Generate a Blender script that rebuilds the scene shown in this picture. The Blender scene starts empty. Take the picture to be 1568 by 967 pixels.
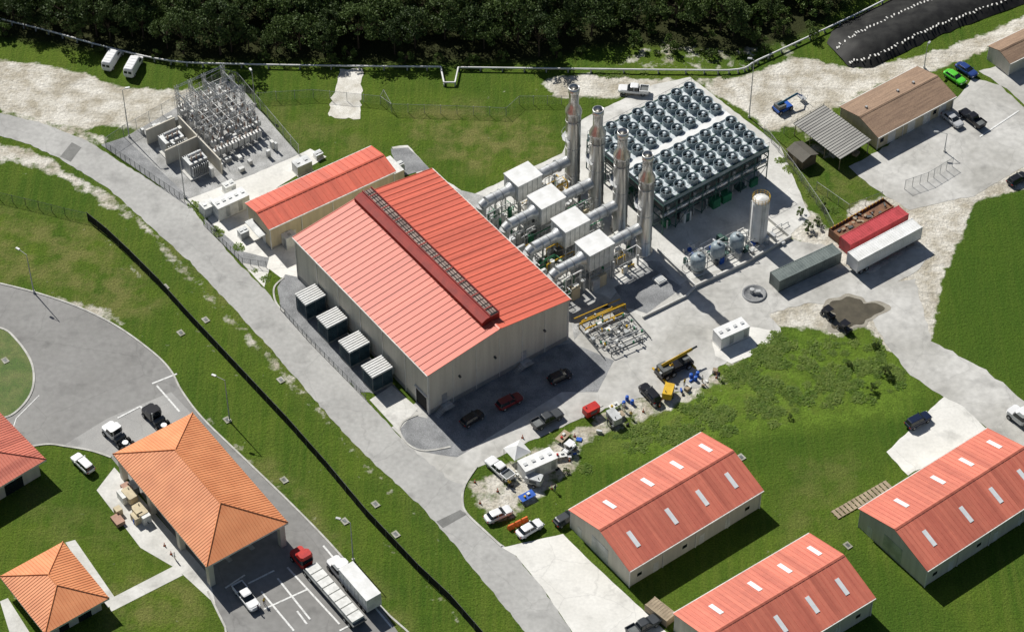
import bpy,bmesh,math,random,numpy as np
from mathutils import Vector,Matrix
from mathutils.geometry import tessellate_polygon
R=random.Random(7)
# ---------- survey helper: plan coordinates digitised from the aerial photo -> metres on the ground
F=3840.;TH=math.radians(45.82);RO=math.radians(-.16);H=300.;Y0=H/math.tan(TH)
cT,sT=math.cos(TH),math.sin(TH)
def G(u,v,z=0.):
    x=(u-784)/F;y=-(v-483.5)/F
    c,s=math.cos(RO),math.sin(RO);x,y=c*x-s*y,s*x+c*y
    d=(x,y*sT+cT,y*cT-sT);t=(H-z)/(-d[2])
    return Vector((d[0]*t,d[1]*t-Y0,z))
def PR(x,y,z=0):
    dx,dy,dz=x,y+Y0,z-H
    w=dy*cT-dz*sT;a=dx/w;b=(dy*sT+dz*cT)/w
    c,s=math.cos(RO),math.sin(RO);a,b=c*a+s*b,-s*a+c*b
    return 784+F*a,483.5-F*b
def hz(top,base):
    g=G(*base);lo,hi=0,60
    for _ in range(40):
        m=(lo+hi)/2
        if PR(g.x,g.y,m)[1]>top[1]:lo=m
        else:hi=m
    return lo
def ang(a,b):
    d=G(*b)-G(*a);return math.atan2(d.y,d.x)
def hd(c,d):return ang(c,(c[0]+d[0],c[1]+d[1]))
def fitrect(p0,p1,p2,p3,z):
    q=[G(*p,z) for p in (p0,p1,p2,p3)]
    c=(q[0]+q[1]+q[2]+q[3])/4
    a=((q[1]-q[0])+(q[2]-q[3]))/2;b=((q[3]-q[0])+(q[2]-q[1]))/2
    th=math.atan2(a.y,a.x)*.5+(math.atan2(b.y,b.x)-math.pi/2)*.5
    return (c.x,c.y),th,a.length,b.length
sc=bpy.context.scene
# ---------- materials
MC={}
def mat(name,c,c2=None,rough=.7,metal=0.,scale=.6,stretch=(1,1,1),bump=0.,bs=12,spec=.3,lo=.38,hi=.64,fine=.12,fs=6.,panel=0,crack=0):
    if name in MC:return MC[name]
    m=bpy.data.materials.new(name);m.use_nodes=True;nt=m.node_tree;N=nt.nodes;L=nt.links
    p=N['Principled BSDF'];p.inputs['Roughness'].default_value=rough;p.inputs['Metallic'].default_value=metal
    p.inputs['Specular IOR Level'].default_value=spec
    if c2 is None:c2=tuple(x*.78 for x in c)
    tc=N.new('ShaderNodeTexCoord');mp=N.new('ShaderNodeMapping');mp.inputs['Scale'].default_value=stretch
    L.new(tc.outputs['Object'],mp.inputs[0])
    n=N.new('ShaderNodeTexNoise');n.inputs['Scale'].default_value=scale;n.inputs['Detail'].default_value=7
    L.new(mp.outputs[0],n.inputs[0])
    def rg(s,a,b,c_,d):
        r=N.new('ShaderNodeMapRange')
        for k,q in enumerate((a,b,c_,d)):r.inputs[k+1].default_value=q
        L.new(s,r.inputs[0]);return r.outputs[0]
    def mul(a,b):
        y=N.new('ShaderNodeMix');y.data_type='RGBA';y.blend_type='MULTIPLY';y.inputs[0].default_value=1
        L.new(a,y.inputs[6]);L.new(b,y.inputs[7]);return y.outputs[2]
    x=N.new('ShaderNodeMix');x.data_type='RGBA';x.inputs[6].default_value=(*c,1);x.inputs[7].default_value=(*c2,1)
    L.new(rg(n.outputs[0],lo,hi,0,1),x.inputs[0]);o=x.outputs[2]
    n2=N.new('ShaderNodeTexNoise');n2.inputs['Scale'].default_value=fs;n2.inputs['Detail'].default_value=4
    L.new(tc.outputs['Object'],n2.inputs[0])
    if fine:o=mul(o,rg(n2.outputs[0],.3,.7,1-fine,1+fine))
    if panel:
        sx=N.new('ShaderNodeSeparateXYZ');L.new(tc.outputs['Object'],sx.inputs[0])
        a=N.new('ShaderNodeMath');a.operation='DIVIDE';a.inputs[1].default_value=panel;L.new(sx.outputs[0],a.inputs[0])
        f=N.new('ShaderNodeMath');f.operation='FLOOR';L.new(a.outputs[0],f.inputs[0])
        w=N.new('ShaderNodeTexWhiteNoise');w.noise_dimensions='1D';L.new(f.outputs[0],w.inputs['W'])
        o=mul(o,rg(w.outputs[0],0,1,.88,1.06))  # per-panel brightness steps paint seam shadow and glint into the roof colour
    if crack:
        v=N.new('ShaderNodeTexVoronoi');v.feature='DISTANCE_TO_EDGE';v.inputs['Scale'].default_value=crack
        nz=N.new('ShaderNodeTexNoise');nz.inputs['Scale'].default_value=.6;nz.inputs['Detail'].default_value=6;L.new(tc.outputs['Object'],nz.inputs[0])
        ad=N.new('ShaderNodeMix');ad.data_type='RGBA';ad.blend_type='LINEAR_LIGHT';ad.inputs[0].default_value=.5;L.new(tc.outputs['Object'],ad.inputs[6]);L.new(nz.outputs['Color'],ad.inputs[7]);ad.clamp_result=False
        L.new(ad.outputs[2],v.inputs['Vector']);o=mul(o,rg(v.outputs[0],.0,.009,.86,1))
        n4=N.new('ShaderNodeTexNoise');n4.inputs['Scale'].default_value=.28;n4.inputs['Detail'].default_value=8;L.new(tc.outputs['Object'],n4.inputs[0])
        o=mul(o,rg(n4.outputs[0],.56,.72,1,.76))
    L.new(o,p.inputs['Base Color'])
    if bump:
        n3=N.new('ShaderNodeTexNoise');n3.inputs['Scale'].default_value=bs;n3.inputs['Detail'].default_value=5
        L.new(tc.outputs['Object'],n3.inputs[0]);b=N.new('ShaderNodeBump');b.inputs['Strength'].default_value=bump;b.inputs['Distance'].default_value=.1
        L.new(n3.outputs[0],b.inputs['Height']);L.new(b.outputs[0],p.inputs['Normal'])
    MC[name]=m;return m
ROOF=mat('roof_red',(.70,.152,.092),(.61,.13,.08),rough=.45,scale=1.,stretch=(1.1,.06,.06),spec=.5,fine=.05,fs=1.5,panel=1.25)
ROOFW=mat('roof_red_weathered',(.68,.205,.135),(.56,.155,.105),rough=.5,scale=1.,stretch=(1.3,.08,.1),fine=.06,fs=1.,panel=1.5,spec=.4)
ROOFO=mat('roof_orange',(.76,.31,.14),(.66,.25,.11),rough=.5,scale=.3,stretch=(1,1,1),fine=.05,fs=1.2)
VRED=mat('vent_red',(.33,.04,.03),(.24,.03,.025),rough=.6)
WALL=mat('wall_cladding',(.64,.60,.51),(.56,.52,.44),scale=.8,stretch=(1.5,1.5,.12),fine=.05)
WALLB=mat('wall_beige',(.62,.53,.36),(.52,.44,.3),scale=.8,stretch=(1.5,1.5,.12),fine=.05)
WALLD=mat('wall_base_band',(.36,.35,.32),(.28,.27,.25))
TRIM=mat('trim_white',(.75,.73,.68),(.6,.58,.54),rough=.5)
WHITE=mat('white_paint',(.8,.8,.79),(.68,.68,.66),rough=.45,fine=.04)
WHITED=mat('white_panel',(.76,.76,.73),(.6,.6,.57),rough=.5,scale=1.2,fine=.06)
STEEL=mat('stainless_steel',(.68,.67,.64),(.42,.41,.39),rough=.32,metal=.8,scale=1,stretch=(2,2,.15),fine=.06)
DUCT=mat('duct_insulation_cladding',(.72,.73,.73),(.5,.51,.51),rough=.38,metal=.5,scale=1)
GALV=mat('galvanised_steel',(.52,.53,.53),(.35,.36,.36),rough=.5,metal=.35)
DGALV=mat('dark_steel',(.16,.17,.17),(.08,.085,.085),rough=.6,metal=.3)
TEAL=mat('teal_frame_steel',(.06,.13,.11),(.03,.07,.06),rough=.6)
TEALL=mat('teal_louver',(.07,.12,.14),(.035,.065,.08),rough=.5)
FANG=mat('fan_ring_grey',(.30,.36,.38),(.18,.23,.25),rough=.5)
BLADE=mat('fan_blade',(.10,.13,.145),(.07,.09,.1),rough=.5)
DECK=mat('fan_deck_metal',(.66,.70,.72),(.46,.51,.54),rough=.45,scale=1.5)
BLK=mat('black_rubber',(.02,.02,.02),(.03,.03,.03),rough=.8)
DARK=mat('dark_interior',(.012,.012,.013),(.02,.02,.02),rough=.9)
GLASS=mat('tinted_glass',(.015,.02,.025),(.02,.025,.03),rough=.08,spec=.6,fine=0)
CONC=mat('concrete_slab',(.66,.65,.615),(.52,.51,.475),scale=.25,fine=.1,fs=2,bump=.1,crack=.12)
CONCW=mat('bright_concrete',(.76,.745,.70),(.66,.645,.60),scale=.2,fine=.06,fs=2,crack=.1)
KERB=mat('kerb_concrete',(.55,.54,.5),(.4,.39,.36))
ASPH=mat('road_asphalt',(.435,.43,.41),(.35,.345,.33),scale=.09,fine=.1,fs=1.3,bump=.2,crack=.09)
ASPL=mat('road_asphalt_grey',(.215,.21,.20),(.265,.26,.25),scale=.06,fine=.1,fs=1.,crack=.07)
ASPY=mat('yard_asphalt',(.55,.54,.51),(.40,.39,.36),scale=.1,fine=.12,fs=.9,bump=.2,crack=.11)
GRAV=mat('gravel_grey',(.30,.305,.31),(.20,.205,.21),scale=.4,fine=.35,fs=9,bump=.6,bs=20)
GRAVL=mat('gravel_light',(.46,.46,.45),(.28,.28,.27),scale=.35,fine=.3,fs=7,bump=.6,bs=20)
MARK=mat('road_paint_white',(.75,.75,.73),(.5,.5,.48),scale=2,lo=.5,hi=.7)
YEL=mat('yellow_paint',(.72,.45,.03),(.55,.33,.02),rough=.45)
ORG=mat('orange_plastic',(.8,.17,.03),(.65,.12,.02),rough=.5)
GRN=mat('green_machine_paint',(.03,.2,.09),(.02,.12,.06),rough=.5)
BRN=mat('brown_shingle_roof',(.32,.215,.145),(.24,.16,.11),scale=1.,stretch=(.3,3,1),fine=.2,fs=5)
GREYR=mat('grey_metal_roof',(.38,.37,.34),(.27,.26,.24),rough=.5,scale=1,stretch=(.1,1,1))
WOOD=mat('weathered_wood',(.4,.32,.22),(.28,.22,.15))
SKYL=mat('skylight_panel',(.82,.84,.84),(.7,.73,.74),rough=.35,fine=.03)
RUST=mat('rusty_steel',(.25,.12,.06),(.15,.08,.05))
CRED=mat('container_red',(.52,.07,.08),(.38,.05,.055),rough=.5)
CTEAL=mat('container_grey_green',(.17,.20,.19),(.11,.135,.13),rough=.5)
BLUE=mat('blue_paint',(.03,.12,.5),(.02,.08,.35),rough=.4)
SBAG=mat('sandbag_white',(.75,.74,.7),(.6,.59,.55))
LINER=mat('black_liner',(.012,.012,.012),(.03,.03,.028),rough=.6,scale=.5,spec=.2)
SCREEN=mat('black_screen_fabric',(.012,.012,.012),(.02,.02,.02),rough=.9)
BARK=mat('bark',(.09,.065,.045),(.05,.035,.025),rough=.9)
RED=mat('signal_red_paint',(.55,.03,.02),(.4,.02,.02),rough=.4)
TAILR=mat('tail_light_red',(.4,.01,.01),(.3,.01,.01),rough=.2)
CHR=mat('headlight_glass',(.7,.7,.7),(.6,.6,.6),rough=.15)
SKIN=mat('skin',(.45,.27,.19),(.4,.23,.16),rough=.6)
HAIR=mat('hair_brown',(.05,.03,.02),(.04,.025,.015),rough=.8)
DENIM=mat('denim',(.05,.07,.13),(.04,.05,.1))
HIVIS=mat('hi_vis_shirt',(.7,.5,.05),(.6,.4,.04))
def paint(n,c,r=.3):return mat('car_paint_'+n,c,tuple(x*.93 for x in c),rough=r,spec=.6,fine=0)
def mesh_mat():
    m=bpy.data.materials.new('chain_link_mesh');m.use_nodes=True;nt=m.node_tree;N=nt.nodes
    p=N['Principled BSDF'];p.inputs['Base Color'].default_value=(.3,.31,.3,1);p.inputs['Metallic'].default_value=.3;p.inputs['Roughness'].default_value=.5
    p.inputs['Alpha'].default_value=.2
    return m
CHAIN=mesh_mat()
def leafmat(n,c1,c2,tr=.25):
    m=bpy.data.materials.new(n);m.use_nodes=True;nt=m.node_tree;N=nt.nodes;L=nt.links
    p=N['Principled BSDF'];p.inputs['Roughness'].default_value=.6;p.inputs['Specular IOR Level'].default_value=.25
    oi=N.new('ShaderNodeObjectInfo');g=N.new('ShaderNodeNewGeometry')
    n1=N.new('ShaderNodeTexNoise');n1.inputs['Scale'].default_value=.8;tc=N.new('ShaderNodeTexCoord');L.new(tc.outputs['Object'],n1.inputs[0])
    a=N.new('ShaderNodeMath');a.operation='ADD';L.new(n1.outputs[0],a.inputs[0]);L.new(g.outputs['Random Per Island'],a.inputs[1])
    b=N.new('ShaderNodeMath');b.operation='ADD';L.new(a.outputs[0],b.inputs[0]);L.new(oi.outputs['Random'],b.inputs[1])
    r=N.new('ShaderNodeMapRange');r.inputs[1].default_value=.7;r.inputs[2].default_value=2.3;L.new(b.outputs[0],r.inputs[0])
    x=N.new('ShaderNodeMix');x.data_type='RGBA';x.inputs[6].default_value=(*c1,1);x.inputs[7].default_value=(*c2,1);L.new(r.outputs[0],x.inputs[0])
    L.new(x.outputs[2],p.inputs['Base Color'])
    t=N.new('ShaderNodeBsdfTranslucent');L.new(x.outputs[2],t.inputs[0]);ms=N.new('ShaderNodeMixShader');ms.inputs[0].default_value=tr
    L.new(p.outputs[0],ms.inputs[1]);L.new(t.outputs[0],ms.inputs[2]);L.new(ms.outputs[0],N['Material Output'].inputs[0])
    return m
LEAF=leafmat('foliage_dark',(.025,.047,.012),(.10,.15,.038),.15)
LEAFB=leafmat('foliage_scrub',(.06,.105,.022),(.15,.21,.05))
WEED=leafmat('weed_blades',(.12,.22,.03),(.28,.36,.08),.5)
# ---------- mesh builder
class MB:
    def __init__(s):s.v=[];s.f=[];s.m=[];s.sm=[];s.ml=[]
    def mi(s,m):
        if m not in s.ml:s.ml.append(m)
        return s.ml.index(m)
    def add(s,vs,fs,m,smooth=False):
        o=len(s.v);s.v+= [tuple(v) for v in vs];i=s.mi(m)
        for f in fs:s.f.append([o+k for k in f]);s.m.append(i);s.sm.append(smooth)
    def poly(s,pts,m):s.add(pts,[list(range(len(pts)))],m)
    def box(s,x0,x1,y0,y1,z0,z1,m,mt=None):
        vs=[(x,y,z) for z in(z0,z1) for x,y in((x0,y0),(x1,y0),(x1,y1),(x0,y1))]
        s.add(vs,[(3,2,1,0),(0,1,5,4),(1,2,6,5),(2,3,7,6),(3,0,4,7)],m);s.add(vs[4:],[(0,1,2,3)],mt or m)
    def cbox(s,x,y,z0,dx,dy,dz,m,rot=0,mt=None):
        c,k=math.cos(rot),math.sin(rot)
        vs=[(x+c*a-k*b,y+k*a+c*b,z) for z in(z0,z0+dz) for a,b in((-dx/2,-dy/2),(dx/2,-dy/2),(dx/2,dy/2),(-dx/2,dy/2))]
        s.add(vs,[(3,2,1,0),(0,1,5,4),(1,2,6,5),(2,3,7,6),(3,0,4,7)],m);s.add(vs[4:],[(0,1,2,3)],mt or m)
    def tube(s,p0,p1,r,m,n=10,r2=None,cap=True,mc=None):
        p0,p1=Vector(p0),Vector(p1);d=(p1-p0)
        if d.length<1e-6:return
        d.normalize();a=d.orthogonal().normalized();b=d.cross(a);r2=r if r2 is None else r2
        off=math.pi/4 if n==4 else 0
        vs=[p+(a*math.cos(2*math.pi*i/n+off)+b*math.sin(2*math.pi*i/n+off))*rr for p,rr in((p0,r),(p1,r2)) for i in range(n)]
        s.add(vs,[(i,(i+1)%n,n+(i+1)%n,n+i) for i in range(n)],m,n>4)
        if cap:s.add(vs,[list(range(n))[::-1],list(range(n,2*n))],mc or m)
    def beam(s,p0,p1,w,m):s.tube(p0,p1,w*.707,m,4)
    def path(s,pts,r,m,n=8):
        for a,b in zip(pts[:-1],pts[1:]):s.tube(a,b,r,m,n)
    def rev(s,c,prof,m,n=20):
        vs=[(c[0]+r*math.cos(2*math.pi*i/n),c[1]+r*math.sin(2*math.pi*i/n),c[2]+z) for r,z in prof for i in range(n)]
        s.add(vs,[(k*n+i,k*n+(i+1)%n,(k+1)*n+(i+1)%n,(k+1)*n+i) for k in range(len(prof)-1) for i in range(n)],m,True)
    def loft(s,rings,mats,cap,cut=.25):
        V=[]
        for x0,x1,w,z in rings:
            c=min(cut,w*.5)
            V+=[(x0+c,-w,z),(x1-c,-w,z),(x1,-w+c,z),(x1,w-c,z),(x1-c,w,z),(x0+c,w,z),(x0,w-c,z),(x0,-w+c,z)]
        for k in range(len(rings)-1):
            s.add(V[k*8:k*8+16],[(i,(i+1)%8,8+(i+1)%8,8+i) for i in range(8)],mats[k] if isinstance(mats,list) else mats)
        s.add(V[-8:],[list(range(8))],cap)
    def slab(s,q,t,m):
        q=[Vector(a) for a in q];lo=[a-Vector((0,0,t)) for a in q]
        s.add(q+lo,[(0,1,2,3),(7,6,5,4),(0,4,5,1),(1,5,6,2),(2,6,7,3),(3,7,4,0)],m)
    def mesh(s,name):
        me=bpy.data.meshes.new(name);me.from_pydata(s.v,[],s.f)
        for m in s.ml:me.materials.append(m)
        me.polygons.foreach_set('material_index',s.m);me.polygons.foreach_set('use_smooth',s.sm)
        me.update();return me
    def obj(s,name,parent=None,loc=(0,0,0),rot=0):
        return place(s.mesh(name),name,loc,rot,parent)
def place(me,name,loc=(0,0,0),rot=0,parent=None,scale=1):
    o=bpy.data.objects.new(name,me);sc.collection.objects.link(o)
    o.location=(loc[0],loc[1],loc[2] if len(loc)>2 else 0);o.rotation_euler=(0,0,rot);o.scale=(scale,)*3
    if parent:o.parent=parent
    return o
def group(name,loc=(0,0,0),rot=0):
    return place(None,name,loc,rot)
# ---------- ground grid with painted survey attributes
dx=.55
xs=np.concatenate([[-4000,-1500,-600,-300,-180],np.arange(-135,135,dx),[180,300,600,1500,4000]])
ys=np.concatenate([[-2000,-700,-300,-150],np.arange(-92,135,dx),[180,300,600,1500,5000]])
nx,ny=len(xs),len(ys);X,Y=np.meshgrid(xs,ys)
def pip(poly):
    P=[G(*p) for p in poly];m=np.zeros(X.shape,bool);j=len(P)-1
    for i in range(len(P)):
        a,b=P[i],P[j];c=((a.y>Y)!=(b.y>Y))
        with np.errstate(divide='ignore',invalid='ignore'):
            m^=c&(X<(b.x-a.x)*(Y-a.y)/((b.y-a.y) if b.y!=a.y else 1e-9)+a.x)
        j=i
    return m.astype(float)
def blur(A,n):
    for _ in range(n):
        A=(A+np.roll(A,1,0)+np.roll(A,-1,0))/3;A=(A+np.roll(A,1,1)+np.roll(A,-1,1))/3
    return A
def paintw(lst):
    W=np.zeros(X.shape)
    for poly,w,n in lst:W=np.maximum(W,blur(pip(poly),n)*w)
    return W
def band(pts,h):
    return [(u-h,v+h*.6) for u,v in pts]+[(u+h,v-h*.6) for u,v in pts[::-1]]
dirt=paintw([
 ([(-60,85),(60,98),(110,108),(190,135),(320,140),(315,165),(210,198),(150,190),(130,200),(60,185),(-60,150)],1.05,6),
 ([(825,122),(900,112),(1010,122),(1130,118),(1225,84),(1300,105),(1390,90),(1480,62),(1620,0),(1620,35),(1425,112),(1370,122),(1290,160),(1215,195),(1180,205),(1130,165),(1057,120),(960,150),(850,150)],.95,5),
 ([(1170,215),(1215,290),(1290,370),(1260,400),(1180,340),(1165,260)],.8,4),
 ([(1310,310),(1440,290),(1568,200),(1600,280),(1490,310),(1470,370),(1440,430),(1427,520),(1360,540),(1330,500),(1180,500),(1170,470),(1200,380),(1280,370)],1.1,4),
 ([(-60,205),(60,228),(110,262),(180,300),(215,345),(180,330),(100,280),(40,255),(-60,245)],.68,4),
 ([(40,443),(160,468),(210,505),(120,482)],.65,3),([(0,148),(60,170),(130,195),(180,215),(150,230),(60,200),(0,180)],.6,3),
 ([(190,300),(300,420),(420,545),(560,700),(700,850),(690,850),(540,700),(400,550),(280,425),(185,320)],.58,3),
 ([(712,745),(760,712),(860,668),(905,690),(880,722),(780,800),(740,795)],.68,4),
 ([(860,660),(980,600),(1110,565),(1130,585),(1000,640),(880,690)],.62,4),
 ([(1180,470),(1240,465),(1330,490),(1300,520),(1200,500)],.68,4),
 ([(270,580),(330,640),(480,790),(640,985),(630,985),(470,800),(310,640)],.5,3),
 ([(1100,545),(1180,510),(1190,525),(1110,565)],.75,2),
 (band([(135,342),(290,497),(440,658),(560,798),(640,882),(740,985)],4),.55,2),
 ([(860,135),(1000,60),(1120,70),(1230,60),(1230,85),(1130,108),(900,108)],.42,5),
 ([(250,610),(310,600),(300,640)],.4,3),([(300,330),(420,440),(400,440),(300,350)],.45,3),
 ([(1260,160),(1300,190),(1290,260),(1240,240),(1200,200)],.45,5),([(1370,690),(1290,780),(1240,830),(1250,800),(1330,720)],.35,4)])
dry=paintw([([(600,180),(700,150),(850,190),(860,240),(740,270),(640,230)],.9,12),([(-60,310),(150,345),(260,460),(200,500),(60,440),(-60,430)],.8,10),
 ([(1000,600),(1150,560),(1300,580),(1250,640),(1050,680),(900,700)],.5,9),([(100,200),(300,330),(500,600),(700,850),(560,700),(300,430)],.6,6),
 ([(160,880),(300,890),(320,985),(160,985)],.7,8),([(1180,210),(1420,310),(1300,370),(1200,260)],.5,5),([(350,700),(480,850),(560,967),(640,967),(420,700)],.7,6),
 ([(1200,700),(1330,690),(1290,800),(1200,850)],.4,8),([(400,150),(560,190),(560,240),(450,230)],.5,8),([(0,700),(170,800),(250,870),(60,830)],.4,8)])
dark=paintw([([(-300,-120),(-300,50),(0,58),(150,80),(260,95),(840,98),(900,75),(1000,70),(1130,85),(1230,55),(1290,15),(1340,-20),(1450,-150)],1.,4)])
lush=paintw([([(1100,560),(1190,500),(1330,515),(1420,590),(1380,640),(1200,660),(980,700),(900,700),(1010,640)],1.,6)])
dkgrass=paintw([([(1425,520),(1480,310),(1640,260),(1640,640)],.9,6),([(1080,680),(1250,640),(1400,640),(1330,760),(1180,740)],.7,8),([(0,740),(160,720),(250,860),(100,830)],.5,6),([(1160,900),(1300,830),(1500,967),(1340,980)],.8,6)])  # weights for fields of darker green grass
me=bpy.data.meshes.new('ground')
vv=np.stack([X.ravel(),Y.ravel(),np.zeros(X.size)],1)
idx=np.arange(nx*ny).reshape(ny,nx);fc=np.stack([idx[:-1,:-1],idx[:-1,1:],idx[1:,1:],idx[1:,:-1]],-1).reshape(-1,4)
me.vertices.add(len(vv));me.vertices.foreach_set('co',vv.ravel().astype(np.float32))
me.loops.add(fc.size);me.loops.foreach_set('vertex_index',fc.ravel().astype(np.int32))
me.polygons.add(len(fc));me.polygons.foreach_set('loop_start',np.arange(0,fc.size,4,dtype=np.int32))
me.update(calc_edges=True);me.validate()
for n,A in(('dirt',dirt),('dry',dry),('dark',dark),('lush',lush),('dark_grass',dkgrass)):
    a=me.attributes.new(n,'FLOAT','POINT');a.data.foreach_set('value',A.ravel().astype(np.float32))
def ground_mat():
    m=bpy.data.materials.new('grass_and_soil');m.use_nodes=True;nt=m.node_tree;N=nt.nodes;L=nt.links
    p=N['Principled BSDF'];p.inputs['Roughness'].default_value=.9;p.inputs['Specular IOR Level'].default_value=.1
    tc=N.new('ShaderNodeTexCoord')
    def noise(s,d=6,st=None):
        n=N.new('ShaderNodeTexNoise');n.inputs['Scale'].default_value=s;n.inputs['Detail'].default_value=d;n.inputs['Roughness'].default_value=.62
        if st:
            mp=N.new('ShaderNodeMapping');mp.inputs['Rotation'].default_value=(0,0,math.radians(53));mp.inputs['Scale'].default_value=st
            L.new(tc.outputs['Object'],mp.inputs[0]);L.new(mp.outputs[0],n.inputs[0])
        else:L.new(tc.outputs['Object'],n.inputs[0])
        return n.outputs[0]
    def rng(s,a,b,c=0,d=1):
        r=N.new('ShaderNodeMapRange');r.inputs[1].default_value=a;r.inputs[2].default_value=b;r.inputs[3].default_value=c;r.inputs[4].default_value=d;L.new(s,r.inputs[0]);return r.outputs[0]
    def mix(f,a,b,t='MIX'):
        x=N.new('ShaderNodeMix');x.data_type='RGBA';x.blend_type=t
        for k,q in((0,f),(6,a),(7,b)):
            if isinstance(q,(int,float)):x.inputs[k].default_value=q
            elif isinstance(q,tuple):x.inputs[k].default_value=(*q,1)
            else:L.new(q,x.inputs[k])
        return x.outputs[2]
    def mth(op,a,b):
        x=N.new('ShaderNodeMath');x.operation=op
        for k,q in((0,a),(1,b)):
            if isinstance(q,(int,float)):x.inputs[k].default_value=q
            else:L.new(q,x.inputs[k])
        return x.outputs[0]
    def attr(n):
        a=N.new('ShaderNodeAttribute');a.attribute_name=n;return a.outputs['Fac']
    big=rng(noise(.05,5),.35,.65);mid=rng(noise(.3,9),.36,.66);streak=rng(noise(.5,6,(2.2,.10,1)),.42,.62);fine=noise(4,8)
    g=mix(big,(.052,.105,.011),(.098,.150,.016))
    g=mix(mth('MULTIPLY',mid,.5),g,(.038,.078,.009))
    g=mix(mth('MULTIPLY',streak,.35),g,(.13,.16,.028))
    g=mix(mth('MULTIPLY',attr('dark_grass'),.6),g,(.042,.092,.010))
    g=mix(mth('MULTIPLY',attr('dry'),rng(noise(.22,9),.42,.6,0,.8)),g,(.20,.185,.065))
    g=mix(mth('MULTIPLY',attr('lush'),rng(noise(.45,9),.38,.6,.2,.9)),g,(.125,.20,.024))
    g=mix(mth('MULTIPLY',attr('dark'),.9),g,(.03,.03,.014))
    g=mix(1.,g,rng(fine,.3,.7,.55,1.45),'MULTIPLY')
    sand=mix(rng(noise(.25,9),.38,.62),(.70,.67,.60),(.42,.38,.30))
    sand=mix(1.,sand,rng(noise(2.2,8),.3,.7,.75,1.22),'MULTIPLY')
    sand=mix(1.,sand,rng(noise(.45,7,(.16,2.0,1)),.55,.7,1.,.72),'MULTIPLY')
    f=rng(mth('ADD',attr('dirt'),mth('MULTIPLY',mth('SUBTRACT',noise(.4,12),.5),1.45)),.42,.64)
    sp=rng(noise(.55,10),.67,.75,0,.5)
    f=mth('MAXIMUM',f,mth('MULTIPLY',sp,mth('SUBTRACT',1.,mth('MAXIMUM',attr('dark'),attr('dark_grass')))))
    c=mix(f,g,sand);L.new(c,p.inputs['Base Color'])
    b=N.new('ShaderNodeBump');b.inputs['Strength'].default_value=.9;b.inputs['Distance'].default_value=.35;L.new(noise(1.8,9),b.inputs['Height']);L.new(b.outputs[0],p.inputs['Normal'])
    return m
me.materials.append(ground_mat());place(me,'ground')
# ---------- flat sheets
def smooth(pts,n=4,closed=True):
    P=[G(*p) for p in pts];o=[];k=len(P)
    for i in range(k if closed else k-1):
        if closed:a,b,c,d=P[i-1],P[i],P[(i+1)%k],P[(i+2)%k]
        else:a,b,c,d=P[max(i-1,0)],P[i],P[i+1],P[min(i+2,k-1)]
        for j in range(n):
            t=j/n;o.append(.5*((2*b)+(c-a)*t+(2*a-5*b+4*c-d)*t*t+(3*b-a-3*c+d)*t**3))
    if not closed:o.append(P[-1])
    return o
def sheet(name,pts,z,m,rough=0.,sm=False,sub=1.2):
    P=smooth(pts) if sm else [G(*p) for p in pts]
    if rough:
        Q=[]
        for i in range(len(P)):
            a,b=P[i],P[(i+1)%len(P)];n=max(1,int((b-a).length/sub))
            for j in range(n):
                q=a.lerp(b,j/n);Q.append(q+Vector((R.uniform(-1,1),R.uniform(-1,1),0))*rough)
        P=Q
    tri=tessellate_polygon([[Vector((p.x,p.y,0)) for p in P]])
    b=MB();b.add([(p.x,p.y,z) for p in P],[list(t) for t in tri],m);return b.obj(name)
road=[(-80,160),(0,173),(60,187),(130,214),(185,248),(240,283),(285,306),(318,348),(365,403),(400,438),(455,500),(510,558),(560,611),(600,655),(628,684),
 (660,700),(690,700),(730,712),(712,742),(708,765),(714,785),(745,815),(785,845),(830,898),(885,980),(900,1010),(835,1010),(812,975),(760,913),(700,838),(640,770),(560,697),(500,633),(420,540),(350,464),(290,400),(250,364),(210,328),(170,292),(130,266),(90,242),(40,219),(0,208),(-80,190)]
sheet('site_road',road,.02,ASPH,.14,sub=.9)
yard=[(628,684),(600,655),(640,610),(660,560),(870,460),(900,440),(985,485),(1050,430),(1130,405),(1200,365),(1290,380),(1270,400),(1330,420),(1400,380),(1430,385),(1400,420),(1345,445),(1345,470),(1240,463),(1178,480),(1197,508),(1147,545),(1100,560),(1075,592),(1020,600),(960,615),(890,640),(860,655),(800,680),(760,702),(725,718),(712,742),(690,735)]
sheet('plant_yard',yard,.03,ASPY,.25,sub=.9)
sheet('access_road',[(1340,440),(1400,425),(1427,522),(1500,560),(1568,612),(1640,660),(1640,745),(1568,692),(1510,655),(1470,620),(1440,604),(1395,575),(1355,525),(1330,480)],.026,ASPY,.25)
sheet('parking_lot',[(1300,255),(1345,232),(1465,150),(1490,120),(1530,130),(1568,165),(1620,190),(1620,230),(1568,255),(1490,300),(1440,310),(1395,322),(1340,290)],.026,ASPY,.2)
sheet('upper_access_path',[(1500,110),(1568,85),(1620,70),(1620,110),(1568,160),(1540,135)],.022,ASPY,.2)
sheet('concrete_apron',[(768,838),(862,817),(905,860),(965,915),(1040,985),(1060,1010),(900,1010),(885,980),(830,898),(790,850)],.034,CONCW,.05)
sheet('concrete_driveway',[(1358,692),(1445,607),(1475,622),(1515,660),(1480,680),(1390,727)],.036,CONCW,.1)
sheet('concrete_driveway',[(1095,545),(1090,520),(1150,500),(1197,508),(1150,545),(1120,556)],.038,CONCW,.1)
sheet('plant_slab',[(600,225),(625,222),(660,262),(720,300),(860,235),(880,190),(905,175),(1000,130),(1057,118),(1195,225),(1240,330),(1205,365),(1130,405),(1050,430),(985,487),(935,470),(885,500),(700,330)],.028,CONC,.1)
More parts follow.
